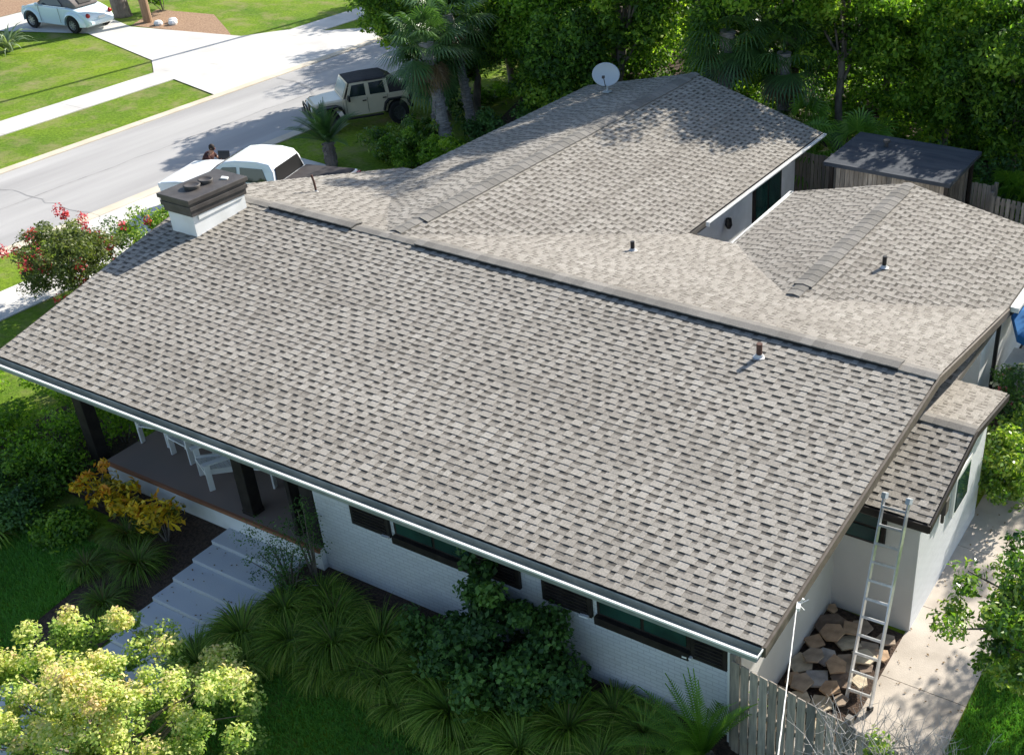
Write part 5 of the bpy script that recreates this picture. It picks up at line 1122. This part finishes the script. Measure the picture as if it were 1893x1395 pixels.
# trees behind the house
TR = [(-24.7, 21.8, 5.4, 2.1, 1.4, 1.9, 'leaf_oak', 'leafy tree overhanging the road edge, leftmost of the trees'), (-22.6, 24.6, 6.5, 2.6, 2.6, 2.3, 'leaf_oak', 'dark tree behind the leftmost tree by the road'),
      (-21.6, 21.2, 5.4, 1.6, 1.3, 2.2, 'leaf_oak', 'dark leafy tree between the leftmost palms'), (-18.3, 21.6, 6.2, 1.8, 1.4, 2.6, 'leaf_bright', 'green leafy tree between the leaning palm and the dish'), (-16.9, 20.2, 4.6, 1.3, 1.1, 1.9, 'leaf_oak', 'small bushy tree just left of the satellite dish'),
      (-18.0, 24.8, 6.6, 2.6, 2.2, 2.3, 'leaf_dark', 'dark dense tree behind the leaning palm'), (-15.6, 21.4, 8.6, 2.4, 1.7, 3.2, 'leaf_oak', 'tall green tree behind the satellite dish'),
      (-12.4, 21.2, 11.4, 2.7, 1.9, 4.6, 'leaf_bright', 'bright green tree behind the far wing ridge'), (-8.6, 22.8, 8.5, 2.3, 1.8, 3.2, 'leaf_bright', 'bright yellowish tree behind the right palm with dead fronds'),
      (-10.2, 22.6, 9.8, 2.3, 1.8, 3.8, 'leaf_oak', 'green tree between the two palms with brown skirts'), (-5.6, 23.6, 6.4, 2.3, 1.9, 2.5, 'leaf_bright', 'sunlit bright tree above the shed, left side'), (-3.2, 22.6, 6.6, 2.4, 1.9, 2.7, 'leaf_oak', 'dark green tree above the shed, right side'),
      (-.4, 22.4, 6.9, 2.5, 2.0, 2.8, 'leaf_oak', 'large green tree at the upper right edge'), (2.4, 20.5, 6.6, 2.2, 1.8, 2.4, 'leaf_bright', 'tree cut by the right edge above the fence'),
      (-20.5, 29.0, 8, 3.4, 2.6, 3.4, 'leaf_oak', 'tree in the second row behind the left palms'), (-15.0, 28.6, 8.5, 3.4, 2.6, 3.8, 'leaf_grey', 'greyish tree in the second row behind the dish'), (-9.5, 29.0, 8.5, 3.6, 2.6, 3.8, 'leaf_oak', 'tree in the second row behind the dead-frond palms'),
      (-5.0, 29.0, 8.2, 3.4, 2.6, 3.8, 'leaf_grey', 'pale greyish tree in the second row above the shed'), (0.2, 29.0, 8.5, 3.6, 2.6, 3.8, 'leaf_bright', 'tree in the second row at the upper right'), (-26, 34, 8, 3.6, 3, 3.6, 'leaf_oak', 'far tree at the bend of the road'), (-31.5, 38.5, 7, 3.2, 3, 3.2, 'leaf_oak', 'farthest tree at the top beside the road')]
for i, (x, y, h_, rx, ry, rz_, m_, d_) in enumerate(TR):
    big = rx > 3
    tree('broadleaf_tree', d_, (x, y, 0), h_, (rx, ry, rz_), M[m_], 400 + i * 3, ncl=125 if not big else 120, per=190, leaf=.17 if not big else .24, crad=.55 if not big else .8, group='trees behind the house', base=.42, shell=.35, spread=.36, tr=.14)
US = [(-17.6, 19.6, .9, 'dark undergrowth shrub below the leaning palm'), (-16.0, 19.5, .9, 'dark undergrowth shrub left of the dish'), (-18.6, 21.2, 1.1, 'dark undergrowth shrub behind the palms'), (-14.2, 20.0, 1.0, 'undergrowth shrub behind the far wing roof'), (-12.4, 19.9, .9, 'undergrowth shrub by the palm with brown skirt'), (-22.0, 20.3, 1.0, 'undergrowth shrub behind the off-road car'),
      (-6.2, 20.2, .9, 'undergrowth shrub behind the shed, left'), (-4.6, 20.6, 1.0, 'undergrowth shrub behind the shed, middle'), (-3.0, 20.9, 1.0, 'undergrowth shrub behind the shed, right'), (-1.6, 19.3, .8, 'lime green shrub over the back fence right of the shed'), (-19.0, 18.4, .7, 'dark shrub between the two grey palm trunks'), (-10.4, 19.6, .8, 'undergrowth shrub behind the far wing gable')]
for i, (x, y, r_, d_) in enumerate(US):
    shrub('undergrowth_shrub', d_, (x, y, 0), (r_ * 1.1, r_ * .8, r_), M['leaf_dark' if i not in (9, 3) else 'leaf_bright'], 500 + i, n=3000, leaf=.13, ncl=24, crad=.36, base=.5, group='undergrowth behind the house')
tree('broadleaf_tree', 'tree outside the right edge shading the side wall and walk', (4.6, 9.6, 0), 6.2, (1.7, 1.8, 1.9), M['leaf_oak'], 601, ncl=44, per=150, leaf=.15, crad=.5)
tree('broadleaf_tree', 'tree outside the right edge shading the rear right roof corner', (3.2, 17.2, 0), 7.0, (2.1, 1.8, 2.2), M['leaf_oak'], 604, ncl=50, per=150, leaf=.15, crad=.5)
far = tree('broadleaf_tree', 'thick-trunked tree across the road behind the pale blue car', (-43.9, 24.3, 0), 9.5, (3.6, 3.2, 2.6), M['leaf_oak'], 610, ncl=60, per=160, leaf=.25, crad=.8, tr=.36, trunk_h=5.5)
shrub('leafy_shrub', 'dark green shrub behind the far tree trunk', (-43.2, 25.9, 0), (.9, .9, .8), M['leaf_oak'], 611, n=1500, leaf=.16, ncl=16, crad=.35)
gc = MB  # dense low growth between the trunks
C = []; T = []; rg = np.random.default_rng(77)
for i in range(620):
    x, y = rg.uniform(-22.5, 6), rg.uniform(19.2, 37)
    if x < -19 and y < 22: continue
    k = 110; e = rg.normal(size=(k, 3)); e /= np.linalg.norm(e, axis=1)[:, None]; r = rg.uniform(.4, .9); p = e * (r * rg.uniform(.5, 1.05, k))[:, None]; p[:, 2] = np.abs(p[:, 2]) * rg.uniform(.7, 1.9)
    C.append(p + np.array([x, y, 0])); T.append(np.clip(rg.normal(.45, .22) + rg.normal(size=k) * .15, 0, 1))
C, T = np.concatenate(C), np.concatenate(T); V, F, T = leaves_arr(C, np.full(len(C), .2), T, .4, .55, rg)
o = npmesh('undergrowth', V, F, T, M['leaf_oak'], None); tag(o, 'dense green undergrowth filling the ground between the trees behind the house', 'undergrowth', kind='stuff')
up = build('utility_pole', MB().tube([(0, 0, -.1), (0, 0, 4), (0, 0, 9)], [.19, .17, .14], 14), M['pole']); up.location = (-42.0, 24.1, 0); tag(up, 'brown wooden utility pole at the head of the far driveway', 'utility pole')
cbl = build('utility_cable', MB().tube([(-36.9 + .085 * t * 6, 4 + t * 5.0, 7.2 + .15 * math.cos(t * .6)) for t in range(14)], .085, 6), M['black']); tag(cbl, 'thick black utility cable along the far sidewalk whose shadow crosses the lawn', 'cable')
for i, (x, y) in enumerate([(-41.2, 24.0), (-40.7, 24.35), (-41.0, 24.6)]):
    o = build('landscape_rock', MB().lathe([(.001, .22), (.14, .18), (.2, .08), (.16, -.02)], (0, 0, 0), 9), M['white']); o.location = (x, y, .01); o.rotation_euler = (0, 0, i * 1.3); tag(o, 'white stone beside the far driveway, %s' % ['nearest the pole', 'middle of three', 'at the lawn edge'][i], 'rock', 'white stones by the far driveway')
